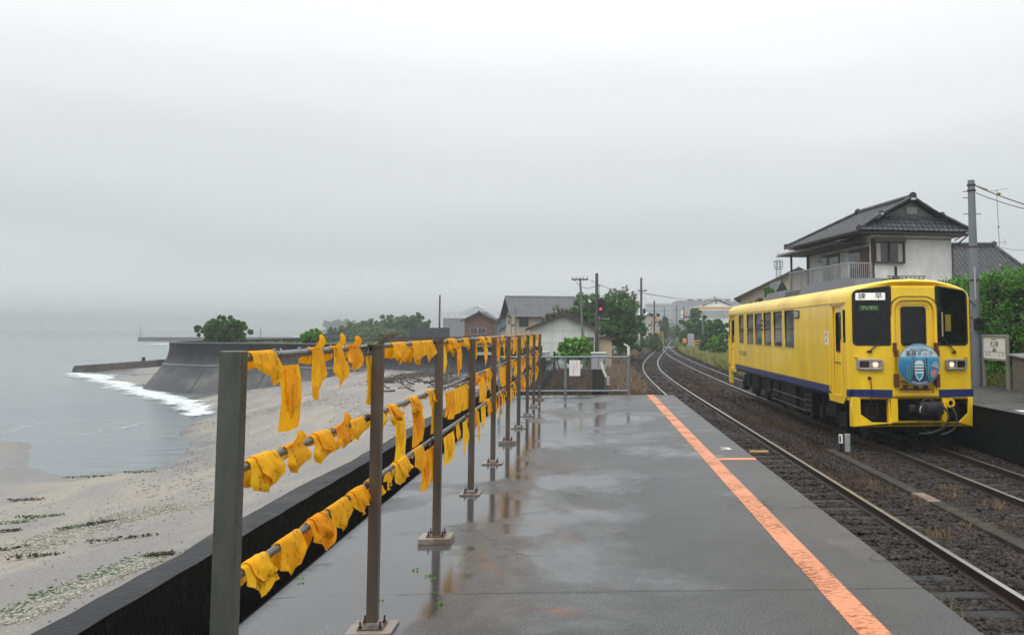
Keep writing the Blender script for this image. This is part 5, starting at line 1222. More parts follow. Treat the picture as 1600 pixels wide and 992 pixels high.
ridge(mb, (ed[0]+.05, ed[1]-.05, ZE+.10), (rx_, rv1, ZR+.1), .10); ridge(mb, (ec[0]-.05, ec[1]-.05, ZE+.10), (rx_, rv1, ZR+.1), .10)
mb.build('ridge_tiles', M_tile, hs)
mb = MB()
for q in ((ea[0]+.2, ea[1]+.1, ZE+.10), (rx_, -.25, ZR-.02), (ed[0]+.2, ed[1]-.1, ZE+.1), (gl[0], -.28, gl[2]+.1)): mb.box(q[0]-.12,q[0]+.12,q[1]-.03,q[1]+.05,q[2]-.06,q[2]+.05,.02)
mb.build('mortar', M_mortar, hs)
mb = MB(); mb.tube([(ea[0]-.05, -oy, ZE-.04), (ed[0]-.05, L_+oy, ZE-.04)], .05, 8); mb.tube([(eb[0]+.05, -oy, ZE-.04), (ec[0]+.05, L_+oy, ZE-.04)], .05, 8); mb.build('gutter', M_timber, hs)
MB().tube([(W_+ox, -.3, ZE-.1), (W_+.3, -.15, ZE-.5), (W_+.04, -.04, ZE-.6), (W_+.04, -.04, 0)], .035, 8).tube([(W_+ox-.1, -.3, ZE-.1), (W_+.5,-.2,ZE-.12), (W_+.15, -.05, ZE-.35)], .03, 6).build('drainpipe', M_timber, hs)
# lean-to roof over the balcony and the side wall with doors
tiled('balcony_roof', (-1.75, 0.3, H(6.02)), (-1.75, L_+.7, H(6.02)), (-.0, L_+.7, H(6.42)), (-.0, .3, H(6.42)), M_tile, hs, h=.025)
MB().box(-1.75, 0, .32, L_+.68, H(5.96), H(6.0)).build('balcony_soffit', M_timber, hs)
sidew = [(.4,2.6,M_shut),(3.9,6.1,M_timber)]
for k, (y0_, y1_, m_) in enumerate(sidew):
    f = MB().box(-.05, 0, y0_-.06, y1_+.06, H(3.95), H(5.78)).build('sliding_door', M_timber, hs)
    MB().box(-.07, -.05, y0_+(.0 if k else .9), y1_, H(4.0), H(5.7)).build('pane', M_wgl, f)
    if k == 0: MB().box(-.085, -.05, y0_, y0_+.85, H(4.0), H(5.7)).build('brown_panel', M_shut, f)
    MB().box(-.09,-.05, y0_-.1, y1_+.1, H(5.78), H(5.86)).build('lintel', mat('lintel_grey', (.3,.29,.27), .6), f)
bal = MB().box(-1.25, 0, .05, 8.1, H(3.72), H(3.88)).build('balcony_floor', M_alu, hs)
mb = MB(); RZb = H(4.98)
mb.box(-1.27,-1.21,.02,8.1,RZb-.03,RZb+.02); mb.box(-1.27,0,.02,.08,RZb-.03,RZb+.02); mb.box(-1.26,-1.22,.05,8.1,H(3.92),H(3.95)); mb.box(-1.26,0,.03,.07,H(3.92),H(3.95))
for y in (.05, 1.6, 3.2, 4.8, 6.4, 8.07): mb.box(-1.275,-1.205,y-.035,y+.035,H(3.7),RZb)
mb.box(-.05,0,.02,.08,H(3.7),RZb)
for k in range(74): y = .1+k*.108; mb.box(-1.25,-1.23,y,y+.022,H(3.93),RZb-.02)
for k in range(11): x = -1.15+k*.105; mb.box(x,x+.022,.04,.06,H(3.93),RZb-.02)
mb.build('balcony_railing', M_alu, hs)
MB().box(-1.24,-1.14,7.9,8.0,0,H(5.98)).box(-.12,-.0,L_-.08,L_+.02,0,H(6.2)).build('balcony_post', M_timber, hs)
MB().tube([(-1.6,1.2,H(5.9)),(-1.3,1.25,H(5.6)),(-.1,1.3,H(5.62))], .02, 5).tube([(-1.1,4.0,H(5.7)),(-1.1,4.0,H(5.3))], .015, 5).tube([(-1.3,3.8,H(5.3)),(-.9,4.2,H(5.3))], .015, 5).build('laundry_hanger', M_timber, hs)
# --- generic gabled house
def gable_house(name, px0, px1, Y, z_eave, z_ridge, depth, rz, m_w, m_r, label, gz=-1.1, over=.4, axis='y', tiles=True, group=None, width=None):
    a = D(px0, 500, Y); b = D(px1, 500, Y); Wd = width or (b.x-a.x)
    h = empty(name, (a.x, Y, gz), rz, label, 'house' if 'shed' not in name else 'shed', group)
    ze, zr = z_eave-gz, z_ridge-gz
    if axis == 'y':
        w_ = MB().prism([(0,0),(Wd,0),(Wd,ze),(Wd/2,zr-.08),(0,ze)], 0, depth).build('wall', m_w, h)
        k = (zr-ze)/(Wd/2); lo = ze-over*k
        L0, L1, R0, R1 = (-over,-over,lo), (-over,depth+over,lo), (Wd+over,-over,lo), (Wd+over,depth+over,lo); t0, t1 = (Wd/2,-over,zr), (Wd/2,depth+over,zr)
        if tiles: tiled('roof', L0, L1, t1, t0, m_r, h); tiled('roof', R0, R1, t1, t0, m_r, h)
        else:
            for q in ((L0, L1), (R0, R1)): MB().add([q[0],q[1],t1,t0]+[(p[0],p[1],p[2]-.08) for p in (q[0],q[1],t1,t0)], [(0,1,2,3),(7,6,5,4),(0,4,5,1),(1,5,6,2),(2,6,7,3),(3,7,4,0)]).build('roof', m_r, h)
        f = MB()
        for s0, s1 in (((-over,lo),(Wd/2,zr)), ((Wd+over,lo),(Wd/2,zr))): f.prism([(s0[0],s0[1]-.16),(s0[0],s0[1]-.01),(s1[0],s1[1]-.01),(s1[0],s1[1]-.18)], -over-.03, -over+.03)
        f.build('bargeboard', M_timber, h)
        mb = MB(); ridge(mb, t0, t1, .09 if tiles else .04, tiles); mb.build('ridge', m_r, h)
    else:
        w_ = MB().prism([(0,0),(depth,0),(depth,ze),(depth/2,zr-.08),(0,ze)], 0, Wd, 'x').build('wall', m_w, h)
        k = (zr-ze)/(depth/2); lo = ze-over*k
        F0, F1, B0, B1 = (-over,-over,lo), (Wd+over,-over,lo), (-over,depth+over,lo), (Wd+over,depth+over,lo); t0, t1 = (-over,depth/2,zr), (Wd+over,depth/2,zr)
        tiled('roof', F0, F1, t1, t0, m_r, h); tiled('roof', B0, B1, t1, t0, m_r, h); mb = MB(); ridge(mb, t0, t1, .11, False); mb.build('ridge', m_r, h)
        f = MB()
        for s0 in ((-over,lo),(depth+over,lo)): f.prism([(s0[0],s0[1]-.16),(s0[0],s0[1]-.01),(depth/2,zr-.01),(depth/2,zr-.2)], -over-.03, -over+.03, 'x')
        f.build('bargeboard', M_timber, h)
    return h, Wd
def zpx(py, Y): return D(921, py, Y).z
# white shed
h, Wd = gable_house('white_shed', 829, 930, 62, zpx(510.5, 62), zpx(489, 62), 9, radians(2), mat('white_panel_wall', (.62,.65,.62), .6, 0, .10, 1.2, c2=(.48,.51,.48), c2at=.62), mat('shed_roof', (.07,.06,.055), .6, 0, .3, 3), 'pale green-white shed with a brown gabled roof behind the mesh fence', tiles=False, over=.35)
mb = MB()
for k in range(1, 6): mb.box(Wd*k/6-.006,Wd*k/6+.006,-.006,0,.1,3.0+.2*min(k,6-k))
mb.box(0.02,Wd-.02,-.006,0,1.9,1.912); mb.box(0.02,Wd-.02,-.006,0,2.7,2.712); mb.build('panel_joint', mat('joint_grey', (.22,.22,.21), .7), h)
MB().box(Wd*.44, Wd*.78, -.06, 0, 1.55, 1.95).build('dark_opening', M_timber, h); MB().box(Wd-.75,Wd-.1,-.05,0,.2,2.3).build('side_door', mat('brown_door', (.08,.06,.05), .7), h)
gable_house('lean_shed', 936, 956, 66, zpx(527, 66), zpx(523.5, 66), 4, 0, mat('cream_wall', (.55,.47,.33), .7, 0, .1, 2), M_tile2, 'small cream shed under the big tree', tiles=False, over=.2)
# tiled house behind
h, Wd = gable_house('beige_house', 806, 885, 88, zpx(490, 88), zpx(462, 88), 6.2, radians(14), M_beige, M_tile2, 'beige house with a large grey tiled roof behind the white shed', axis='x', over=.6, width=6.0)
MB().box(-.03,0,.6,2.6,3.2,3.35).box(-.03,0,2.6,2.8,1.0,4.6).box(-.03,0,.0,.15,0,5).build('trim_board', M_timber, h)
MB().box(-.05,0,3.4,4.6,3.4,4.3).build('window', M_wgl, h); win(h, .4, 1.2, 3.2, 4.0, 0, 2); win(h, .5, 1.3, 1.2, 2.0, 0, 2)
h, Wd = gable_house('lower_tiled_house', 862, 905, 80, zpx(497, 80), zpx(484, 80), 5, radians(8), M_beige, M_tile, 'low house with dark tiles half hidden by the olive tree', axis='y', over=.4)
# brick house
M_brick = mat('red_brick', (.16,.065,.05), .75, 0, .3, 6, c2=(.20,.12,.10), c2at=.55)
h, Wd = gable_house('brick_house', 726, 771, 112, zpx(498.5, 112), zpx(487.5, 112), 7, 0, M_brick, M_tile, 'red brick house with a tiled gable roof beyond the railing', over=.45)
win(h, .75, 1.55, 2.35, 3.05, 0, 2, M_alu); win(h, 1.7, 2.55, 2.35, 3.05, 0, 2, M_alu); win(h, .9, 1.7, .5, 1.1, -1.2, 2, M_alu)
tiled('lower_roof', (-1.9,-1.6,1.25), (Wd+.3,-1.6,1.25), (Wd+.3,0,1.85), (-1.2,0,1.85), M_tile, h); MB().box(-1.5,Wd,-1.2,0,0,1.3).build('lower_wall', M_brick, h)
# scaffolded house
M_scaf = mat('scaffold_steel', (.32,.33,.33), .5, .4, .2, 5); M_net = mat('scaffold_net', (.20,.21,.215), .9, 0, .15, .8)
Y = 240; a = D(690, 500, Y); b = D(790, 500, Y); sc = empty('scaffolded_house', (a.x, Y, -1.1), 0, 'hazy house wrapped in scaffolding and grey netting behind the brick house', 'house')
Wd = b.x-a.x; zt_ = zpx(487.5, Y)+1.1; MB().box(.3,Wd*.98,.6,8,0,zpx(497,Y)+1.1).build('netting', M_net, sc)
MB().prism([(Wd*.30,zt_-.5),(Wd*.80,zt_-.5),(Wd*.55,zpx(478,Y)+1.1)], 1.2, 6).build('roof', mat('white_roof', (.6,.62,.63), .5, 0, .1, 2), sc)
mb = MB()
for k in range(11): mb.tube([(Wd*k/10, 0, 0), (Wd*k/10, 0, zt_+(.5 if k in (0,9) else .15))], .04, 5)
for z in (1.2, 2.4, zt_-1.0, zt_-.45, zt_-.05): mb.tube([(0,0,z),(Wd,0,z)], .035, 5)
for k in range(5): mb.tube([(Wd*(.28+k*.055),0,zt_),(Wd*.55,0,zpx(479,Y)+1.1)], .03, 4); mb.tube([(Wd*(.83-k*.055),0,zt_),(Wd*.55,0,zpx(479,Y)+1.1)], .03, 4)
mb.build('scaffold', M_scaf, sc)
# small blue-grey roofed outbuildings
h, Wd = gable_house('outbuilding', 777, 806, 108, zpx(500, 108), zpx(489, 108), 6, radians(-6), mat('slate_wall', (.12,.15,.17), .6, 0, .3, 1.5), mat('metal_roof', (.20,.25,.27), .4, .2, .15, 2), 'narrow blue-grey outbuilding left of the beige house', tiles=False, axis='y', over=.3)
h, Wd = gable_house('outbuilding', 783, 800, 100, zpx(514, 100), zpx(508, 100), 4, 0, mat('pale_wall', (.45,.45,.43), .6), mat('dark_metal_roof', (.06,.07,.075), .4), 'low pale hut in front of the blue-grey outbuilding', tiles=False, over=.25)
tag(MB().box(D(640,520,92).x, D(702,520,92).x, 92, 92.3, -1.1, zpx(512, 92)).build('dark_fence_wall', mat('dark_boards', (.045,.05,.053), .7, 0, .2, 3)), 'plain dark boarded wall left of the brick house', 'wall')
tag(MB().box(D(615,520,74).x, D(735,520,74).x, 74, 74.25, -1.1, zpx(526, 74)).build('garden_wall', mat('brown_wall', (.05,.042,.038), .8, 0, .35, 1.5)), 'low brown wall running behind the seawall grass', 'wall')
tag(MB().box(D(700,530,60).x, D(828,530,60).x, 56, 56.3, -1.1, zpx(531, 56)).build('block_wall', mat('grey_blocks', (.045,.047,.05), .7, 0, .3, 2)), 'dark block wall left of the white shed', 'wall')
tag(MB().box(-6.6, -2.3, 50.2, 52.5, .30, .46).build('concrete_ledge', mat('pale_ledge', (.35,.35,.34), .6, 0, .15, 2)), 'pale flat concrete ledge where the seawall meets the parapet', 'ledge')
# house 3 left of the balcony
h, Wd = gable_house('gabled_house', 1158, 1335, 66, zpx(461, 66), zpx(418, 66), 9, radians(-12), mat('cream_grey_wall', (.50,.44,.35), .7, 0, .1, 1.5), mat('slate_roof', (.06,.068,.075), .5, 0, .2, 3), 'cream gabled house with a long dark sloping roof left of the balcony', over=.5, tiles=False)
MB().box(1.0,1.75,-.12,0,.5,4.6).box(2.0,2.8,-.02,0,.5,5.2).build('grey_panel', mat('grey_siding', (.12,.12,.125), .7, 0, .2, 5, stretch=(8,1,1)), h); win(h, .75, .95, 3.4, 4.3, 0, 1, M_alu)
tag(MB().prism([(D(1211,455,60).x, zpx(458,60)), (D(1222,440,60).x, zpx(437,60)), (D(1234,455,60).x, zpx(458,60))], 60, 64).build('garden_roof', M_tile), 'little dark gabled roof below the balcony', 'roof')
# house 2 on the right
h, Wd = gable_house('hipped_house', 1470, 1640, 58, zpx(440, 58), zpx(385, 58), 9, radians(2), M_render, M_tile, 'low house with a dark tiled hip roof behind the concrete pole', axis='x', over=.5)
for c in list(h.children): 
    if c.name.startswith(('roof','ridge','wall','bargeboard')): bpy.data.objects.remove(c)
P = lambda px, py, Y: tuple(D(px, py, Y)-Vector((h.location.x, h.location.y, h.location.z)))
h.rotation_euler.z = 0
e0, e1, e2_, e3 = P(1440,446,57), P(1636,446,57), P(1636,446,57), P(1440,446,57)
g0, g1 = P(1478,385,61), P(1553,385,61); e2_ = (e1[0]+.2, e1[1]+9, e1[2]); e3 = (e0[0], e0[1]+9, e0[2])
tiled('roof', e0, e1, g1, g0, M_tile, h, tile=.3, row=.27, h=.05); tiled('roof', e1, e2_, g1, g1, M_tile, h, tile=.3); tiled('roof', e3, e2_, g1, g0, M_tile, h)
mb = MB(); ridge(mb, (g0[0],g0[1],g0[2]+.14), (g1[0],g1[1],g1[2]+.14), .14); mb.box(g0[0],g1[0],g0[1]-.1,g0[1]+.1,g0[2]-.1,g0[2]+.1); ridge(mb, (g1[0],g1[1],g1[2]+.08), (e1[0],e1[1],e1[2]+.08), .12); mb.build('ridge', M_tile, h)
MB().box(e0[0]+.8,e1[0]-.8,e0[1]+.8,e0[1]+8,0,e0[2]).build('wall', M_render, h)
# shop with a yellow stripe
Y = 190; a = D(1089, 500, Y); b = D(1168, 500, Y); sh = empty('white_shop', (a.x, Y, -1.1), 0, 'white building with a yellow stripe and gabled roof beyond the crossing', 'shop'); Wd = b.x-a.x
zz = lambda py: zpx(py, Y)+1.1
MB().box(0,Wd,0,12,0,zz(478)).build('wall', M_white, sh); MB().box(-.1,Wd,-.03,.0,zz(482.5),zz(479.5)).build('stripe', mat('ochre_stripe', (.65,.33,.03), .5), sh)
MB().prism([(1.2,zz(478)),(1.2+6.3,zz(478)),(4.2,zz(467.5))], .3, 8).build('gable', M_white, sh); mb = MB(); mb.tube([(1.0,.2,zz(478)),(4.2,.2,zz(467))], .12, 5); mb.tube([(7.7,.2,zz(478)),(4.2,.2,zz(467))], .12, 5); mb.build('bargeboard', M_timber, sh)
MB().box(4.0,4.4,.2,.3,zz(473),zz(470)).build('vent', M_timber, sh); MB().box(.6,Wd,-.02,0,zz(497),zz(484.5)).build('glazing', mat('pale_glass', (.35,.38,.38), .3), sh); MB().box(-.8,3.4,-1.2,0,zz(500),zz(499)).build('deck', M_alu, sh)
mb = MB()
for x in (-.6, 1.5, 5.6): mb.tube([(x,-1,zz(500)),(x,-1,zz(483))], .07, 6)
mb.build('column', M_alu, sh)
# big factory
Y = 900; fa = empty('factory', (D(1010,500,Y).x, Y, -1), 0, 'huge hazy grey factory building with roof vents on the skyline', 'factory'); zz = lambda py: zpx(py, Y)+1; fxp = lambda px: D(px,500,Y).x-fa.location.x
M_fac = mat('factory_wall', (.13,.14,.15), .7, 0, .15, .2)
MB().prism([(fxp(1040),0),(fxp(1040),zz(486)),(fxp(1057),zz(469.5)),(fxp(1215),zz(471)),(fxp(1215),0)], 0, 40).build('main_hall', M_fac, fa)
v_ = [MB().box(fxp(x)-1.9,fxp(x)+1.9,2,12,zz(470),zz(467.5)).box(fxp(x)-3.1,fxp(x)+3.1,1,14,zz(467.6),zz(466.6)).build('roof_vent', M_fac, fa) for x in (1080,1095,1110,1127,1138)]
fb = MB().box(fxp(1008),fxp(1048),-8,0,0,zz(474.5)).build('office_block', mat('office_wall', (.30,.32,.33), .6, 0, .1, .3), fa)
for r_ in range(3): MB().box(fxp(1010),fxp(1046),-8.1,-8,zz(480+r_*7),zz(477.5+r_*7)).build('window_band', mat('office_glass', (.10,.12,.13), .2), fb)
h, Wd = gable_house('pale_warehouse', 1001, 1028, 170, zpx(497, 170), zpx(488, 170), 14, radians(10), mat('warehouse_wall', (.42,.44,.44), .6, 0, .1, 1), mat('warehouse_roof', (.5,.52,.53), .5), 'pale metal warehouse behind the left crossing signal', tiles=False, over=.3)
for i, (x0, x1, y0, Y, lb) in enumerate([(1040,1062,508,520,'dark hazy shed at the far end of the line'),(1030,1052,500,640,'pale hazy low building below the factory'),(1060,1076,506,440,'hazy grey roof behind the right crossing post')]):
    gable_house('distant_house', x0, x1, Y, zpx(y0, Y), zpx(y0-4, Y), 8, 0, M_fac, M_tile2, lb, tiles=False, group='hazy buildings near the factory')

# ================================================================== POLES, SIGNALS, SIGNS
M_conc = mat('pole_concrete', (.155,.175,.20), .6, 0, .18, 3, .002, 30, c2=(.11,.125,.14), c2at=.6, stretch=(1,1,.3))
M_oldpole = mat('old_pole', (.075,.07,.062), .7, 0, .3, 3, stretch=(1,1,.2))
# near concrete pole
pb = G(1527, 602); ph_ = D(1519, 282, pb.y).z
up_ = empty('concrete_pole', (pb.x, pb.y, 0), 0, 'tall grey concrete utility pole rising through the hedge beside the railcar', 'pole')
MB().tube([(0,0,0),(0,0,ph_*.5),(0,0,ph_)], [.155,.135,.105], 20).build('shaft', M_conc, up_, smooth=True)
for z in (ph_-.15, ph_-.32, ph_-2.07, 3.2, 2.05): MB().tube([(0,0,z-.02),(0,0,z+.02)], .135 if z > 3.5 else .15, 16).build('clamp_band', M_bolt, up_)
for z, s in ((ph_-.55,-1),(ph_-1.05,-1),(ph_-1.05,1),(ph_-.35,-1)): MB().tube([(s*.1,0,z),(s*.28,0,z)], .012, 6).build('step_bolt', M_bolt, up_)
MB().tube([(-.05,-.17,3.6),(-.05,-.19,2.6)], .028, 6).tube([(-.06,-.17,1.9),(-.1,-.2,2.05)], .05, 8).build('conduit', M_alu, up_)
MB().tube([(-.08,-.15,2.45),(-.3,-.3,2.62),(-.55,-.45,2.85)], [.05,.035,.03], 8).build('lamp_arm', M_alu, up_)
MB().tube([(-.02,-.2,1.95),(-.02,-.3,1.93)], .10, 12).box(-.14,.16,-.26,-.14,1.7,2.05,.03).build('junction_box', M_rubber, up_)
def cable(pts, sag, r, label, n=24):
    P = []
    for i in range(len(pts)-1):
        a, b = Vector(pts[i]), Vector(pts[i+1])
        for k in range(n): t = k/n; P.append(a.lerp(b, t)-Vector((0,0,sag*4*t*(1-t))))
    P.append(Vector(pts[-1])); return tag(MB().tube(P, r, 5).build('power_line', M_rubber, smooth=True), label, 'cable')
top_ = Vector((pb.x+.12, pb.y-.05, ph_-.18))
cable([top_, D(1640, 331, pb.y-3)], .05, .016, 'upper thick cable running right from the top of the concrete pole')
cable([top_-Vector((0,0,.22)), D(1640, 335, pb.y-3)], .06, .012, 'lower thin cable running right from the top of the concrete pole')
for k, (a, b) in enumerate((((1529,287),(1548,298)), ((1531,291),(1556,302)))): pass
tag(MB().tube([top_+Vector((.05,0,0)), top_+Vector((.35,-.05,-.12))], .028, 8).tube([top_+Vector((.62,-.1,-.22)), top_+Vector((.72,-.1,-.26))], .05, 8).build('insulator', mat('insulator_cream', (.5,.42,.3), .4)), 'cream insulators on the cables by the pole top', 'insulator')
cable([(pb.x+.1, pb.y-.2, 1.95+.0), D(1640, 482, pb.y-4)], .25, .014, 'cable drooping right from the box on the concrete pole across the hedge')
cable([(pb.x+.1, pb.y-.2, 1.85), D(1640, 470, pb.y-4)], .45, .010, 'thin slack wire below the drooping cable on the hedge')
cable([D(1553,388,58)+Vector((.2,-.4,0)), D(1640, 392, 70)], .1, .015, 'thin wire passing behind the TV aerial')
# TV aerial
ta = D(1562, 392, 58); z1 = D(1558, 297, 58).z-ta.z
mb = MB(); mb.tube([(0,0,0),(-.08,0,z1)], .022, 6)
av = empty('tv_aerial', tuple(ta), 0, 'thin TV aerial mast on the ridge of the hipped house', 'aerial'); mb.build('mast', M_galv, av)
mb = MB(); mb.tube([(-.7,0,z1-.12),(.7,.2,z1+.12)], .014, 5)
for k in range(7): mb.tube([(-.45+k*.18,-.15,z1-.02+k*.03-.06),(-.45+k*.18,.2,z1-.02+k*.03-.06)], .008, 4)
mb.build('upper_array', M_galv, av)
mb = MB(); mb.tube([(-.5,0,.55),(.5,0,.57)], .014, 5); mb.tube([(.3,0,.8),(.42,0,.57),(.3,0,.34)], .014, 5)
for k in range(8): mb.tube([(-.45+k*.1,-.14,.56),(-.45+k*.1,.14,.56)], .008, 4)
mb.tube([(-.08,0,1.6),(.06,0,1.6)], .05, 6); mb.build('lower_array', M_galv, av)
# station name board
s1, s2 = G(1538.5, 603), G(1576, 609); sd = (s2-s1); sa = math.atan2(sd.y, sd.x); sw_ = sd.length
ps = empty('station_sign', (s1.x, s1.y, 0), sa, 'white station name board with black characters on two grey posts', 'station sign')
ztop = D(1557, 523, (s1.y+s2.y)/2).z; zb = D(1557, 560, (s1.y+s2.y)/2).z
for x in (0, sw_): MB().box(x-.05,x+.05,-.04,.04,0,ztop,.008).build('post', mat('sign_frame', (.24,.235,.215), .5, .1, .2, 5), ps)
MB().box(.0,sw_,-.045,.045,ztop-.07,ztop+.005,.008).box(.0,sw_,-.045,.045,zb-.06,zb,.008).build('frame', MATS['sign_frame'], ps)
MB().box(.05,sw_-.05,-.02,.02,zb,ztop-.07).build('panel', M_white, ps)
pw = sw_-.1; phh = ztop-.07-zb; cx_ = sw_/2
text('lettering', '大三東', phh*.29, M_rubber, ps, at(cx_, -.024, zb+phh*.67)@XZ, sx=1.08); text('lettering', 'おおみさき', phh*.10, M_rubber, ps, at(cx_, -.022, zb+phh*.90)@XZ, sx=1.2); text('lettering', 'Ōmisaki', phh*.10, M_rubber, ps, at(cx_, -.022, zb+phh*.47)@XZ, sx=1.1)
text('lettering', '長崎県島原市', phh*.085, M_rubber, ps, at(cx_, -.022, zb+phh*.37)@XZ)
MB().box(.12,sw_-.12,-.024,-.021,zb+phh*.295,zb+phh*.31).build('rule', M_rubber, ps)
for fx_, ch in ((-.36,'松'),(-.22,'尾'),(.22,'古'),(.36,'部')): text('lettering', ch, phh*.11, M_rubber, ps, at(cx_+pw*fx_, -.022, zb+phh*.17)@XZ)
# concrete bin on far platform
g = G(1613, 612); bn = empty('concrete_bin', (g.x, g.y, 0), radians(3), 'grey concrete box with a sloping lid on the far platform', 'box')
zt_ = D(1590, 557, g.y).z; MB().box(-.22,.6,0,.6,0,zt_-.06,.01).build('body', mat('bin_concrete', (.13,.12,.105), .7, 0, .3, 4, .004, 30), bn); MB().add([(-.30,-.08,zt_-.05),(.7,-.08,zt_-.0),(.7,.68,zt_+.06),(-.30,.68,zt_+.02),(-.30,-.08,zt_-.01),(.7,-.08,zt_+.04),(.7,.68,zt_+.10),(-.30,.68,zt_+.06)], [(0,3,2,1),(4,5,6,7),(0,1,5,4),(1,2,6,5),(2,3,7,6),(3,0,4,7)]).build('lid', mat('bin_lid', (.26,.26,.26), .4, 0, .15, 4), bn)
# platform signal
Y = 50; g = D(932, 596, Y); sg = empty('signal_post', (g.x, Y, g.z), 0, 'black railway signal with one red light on a tall dark pole', 'signal')
zz = lambda py: zpx(py, Y)-g.z
MB().tube([(0,0,-.3),(0,0,zz(427))], [.105,.085], 14).build('pole', M_oldpole, sg, smooth=True)
zc = zz(479.5); hx2 = D(938.5,480,Y).x-g.x
MB().add([(p[0], -.06, p[1]) for p in [(hx2+.33*cos(a), zc+(.13 if sin(a) > 0 else -.13)+.31*sin(a)) for a in np.linspace(0, 2*pi, 33)[:-1]]]+[(hx2+.33*cos(a), .02, zc+(.13 if sin(a) > 0 else -.13)+.31*sin(a)) for a in np.linspace(0, 2*pi, 33)[:-1]], [tuple(range(32)), tuple(range(63,31,-1))]+[(i, (i+1)%32, 32+(i+1)%32, 32+i) for i in range(32)]).build('backboard', M_black, sg)
for dz_, m_ in ((.10, M_rubber), (-.115, mat('red_signal_lamp', (.8,.02,.03), .3, 0, .02, 3, emit=(1,.03,.06), es=2.2))):
    plate('lens', circ(hx2, zc+dz_, .065, 20), [], .02, m_, sg, at(0, -.075, 0)@XZ); MB().tube([(hx2+.09*cos(a), -.14, zc+dz_+.09*sin(a)) for a in np.linspace(-.2, pi+.2, 12)], .012, 5).build('hood', M_black, sg)
mb = MB(); mb.tube([(.13,0,0),(.13,0,zz(446))], .022, 6)
for py in (446, 497, 514, 524): mb.tube([(-.1,0,zz(py)),(.2,0,zz(py))], .03, 6)
mb.tube([(.1,0,zz(498)),(.72,0,zz(498))], .02, 5); mb.build('ladder_bracket', M_galv, sg)
MB().box(-.1,.5,-.1,.1,0,.05).build('foot', M_dark, sg)
Y = 35; a = D(924, 552, Y); b = D(946.5, 577, Y)
cbn = empty('signal_cabinet', (a.x, Y, -1.1), 0, 'grey equipment cabinet behind the foot of the signal post', 'cabinet'); z0_, z1_ = b.z+1.1, a.z+1.1; w_ = b.x-a.x
MB().box(0,w_,0,.4,z0_,z1_,.01).build('body', mat('cabinet_grey', (.36,.38,.41), .5, .1, .12, 3), cbn); MB().box(-.03,w_+.03,-.03,.43,z1_,z1_+.035,.008).build('lid', M_white, cbn)
MB().box(w_*.5-.006,w_*.5+.006,-.004,0,z0_+.04,z1_-.04).build('door_gap', M_rubber, cbn); MB().box(.04,w_-.04,.04,.36,0,z0_).build('plinth', M_dark, cbn)
# point indicator, number plate
g = D(949, 601, 34); pi_ = empty('point_lever', (g.x, 34, -1.05), 0, 'leaning white lever with black tips behind the mesh fence', 'lever')
q1, q2, q3 = D(947,589,34)-g, D(942,577,34)-g, D(944,567,34)-g; o3 = Vector((0,0,g.z+1.05))
MB().tube([q1+o3, q2+o3], .045, 8).build('lower_arm', M_white, pi_); MB().tube([q2+o3, D(939,566,34)-g+o3], .05, 8).build('upper_arm', M_white, pi_); MB().tube([(0,0,-.1), q1+o3], .03, 6).tube([D(944,568,34)-g+o3, D(944.5,562,34)-g+o3], .03, 6).build('black_tip', M_rubber, pi_)
g = D(950, 604, 29); np_ = empty('number_post', (g.x, 29, -1.1), 0, 'small white plate with black number on a short stake behind the fence', 'plate')
za, zb = D(950,588,29).z+1.1, D(950,601,29).z+1.1; MB().box(-.04,.04,-.01,.01,za-.0,zb).build('plate', M_white, np_); MB().tube([(0,.01,-.1),(0,.01,zb)], .012, 6).build('stake', M_dark, np_)
text('lettering', '2', .12, M_rubber, np_, at(0,-.012,(za+zb)/2+.06)@XZ, bold=.004); text('lettering', '0', .12, M_rubber, np_, at(0,-.012,(za+zb)/2-.06)@XZ, bold=.004)
g = D(982, 551, 62); wm = empty('white_marker', (g.x, 62, g.z), 0, 'white track marker with a slanting arm by the dry grass', 'marker'); MB().box(-.09,.09,-.03,.03,-.2,.42).build('post', M_white, wm); MB().tube([(0,0,.42),(-.33,0,.6)], .055, 6).build('arm', M_white, wm)
# rusty post by the shed
g = D(866, 580, 46); tag(MB().tube([(0,0,0),(0,0,1.0)], .05, 8).tube([(0,0,.9),(.28,0,.1)], .025, 6).build('iron_stake', M_dark, None, loc=(g.x, 46, g.z)), 'dark iron stake with a brace in front of the white shed', 'stake')
# utility poles
def upole(px, py0, py1, Y, r, label, arm=None, lean=0, m=None, boxes=()):
    a = D(px, py1, Y); z1 = D(px, py0, Y).z; base_z = -1.1; o = empty('utility_pole', (a.x, Y, base_z), 0, label, 'utility pole', 'utility poles'); hgt = z1-base_z
    MB().tube([(0,0,-.2),(lean,0,hgt)], [r*1.2, r*.85], 10).build('pole', m or M_oldpole, o, smooth=True)
    if arm:
        mb = MB()
        for dz_, w_, dx_ in arm: mb.box(lean-w_+dx_,lean+w_+dx_,-.05,.05,hgt-dz_-.05,hgt-dz_+.05); 
        mb.build('crossarm', M_oldpole, o); mb = MB()
        for dz_, w_, dx_ in arm:
            for k in (-1,-.5,.5,1): mb.tube([(lean+w_*k*.92+dx_,0,hgt-dz_+.04),(lean+w_*k*.92+dx_,0,hgt-dz_+.2)], .045, 6)
        mb.build('insulator', M_alu, o)
    for (dx_, dz_, w_, h_) in boxes: MB().box(lean+dx_-w_,lean+dx_+w_,-.12,.12,hgt-dz_-h_,hgt-dz_+h_,.02).build('signal_back', M_black, o)
    return o, hgt
upole(913, 434, 560, 60, .085, 'leaning grey utility pole with a crossarm beside the signal post', arm=[(.12,.55,-.02)], lean=-.30, m=mat('grey_pole', (.14,.14,.14), .7, 0, .2, 3))
upole(686.5, 461, 515, 86, .09, 'plain bare dark pole standing above the dark boarded wall')
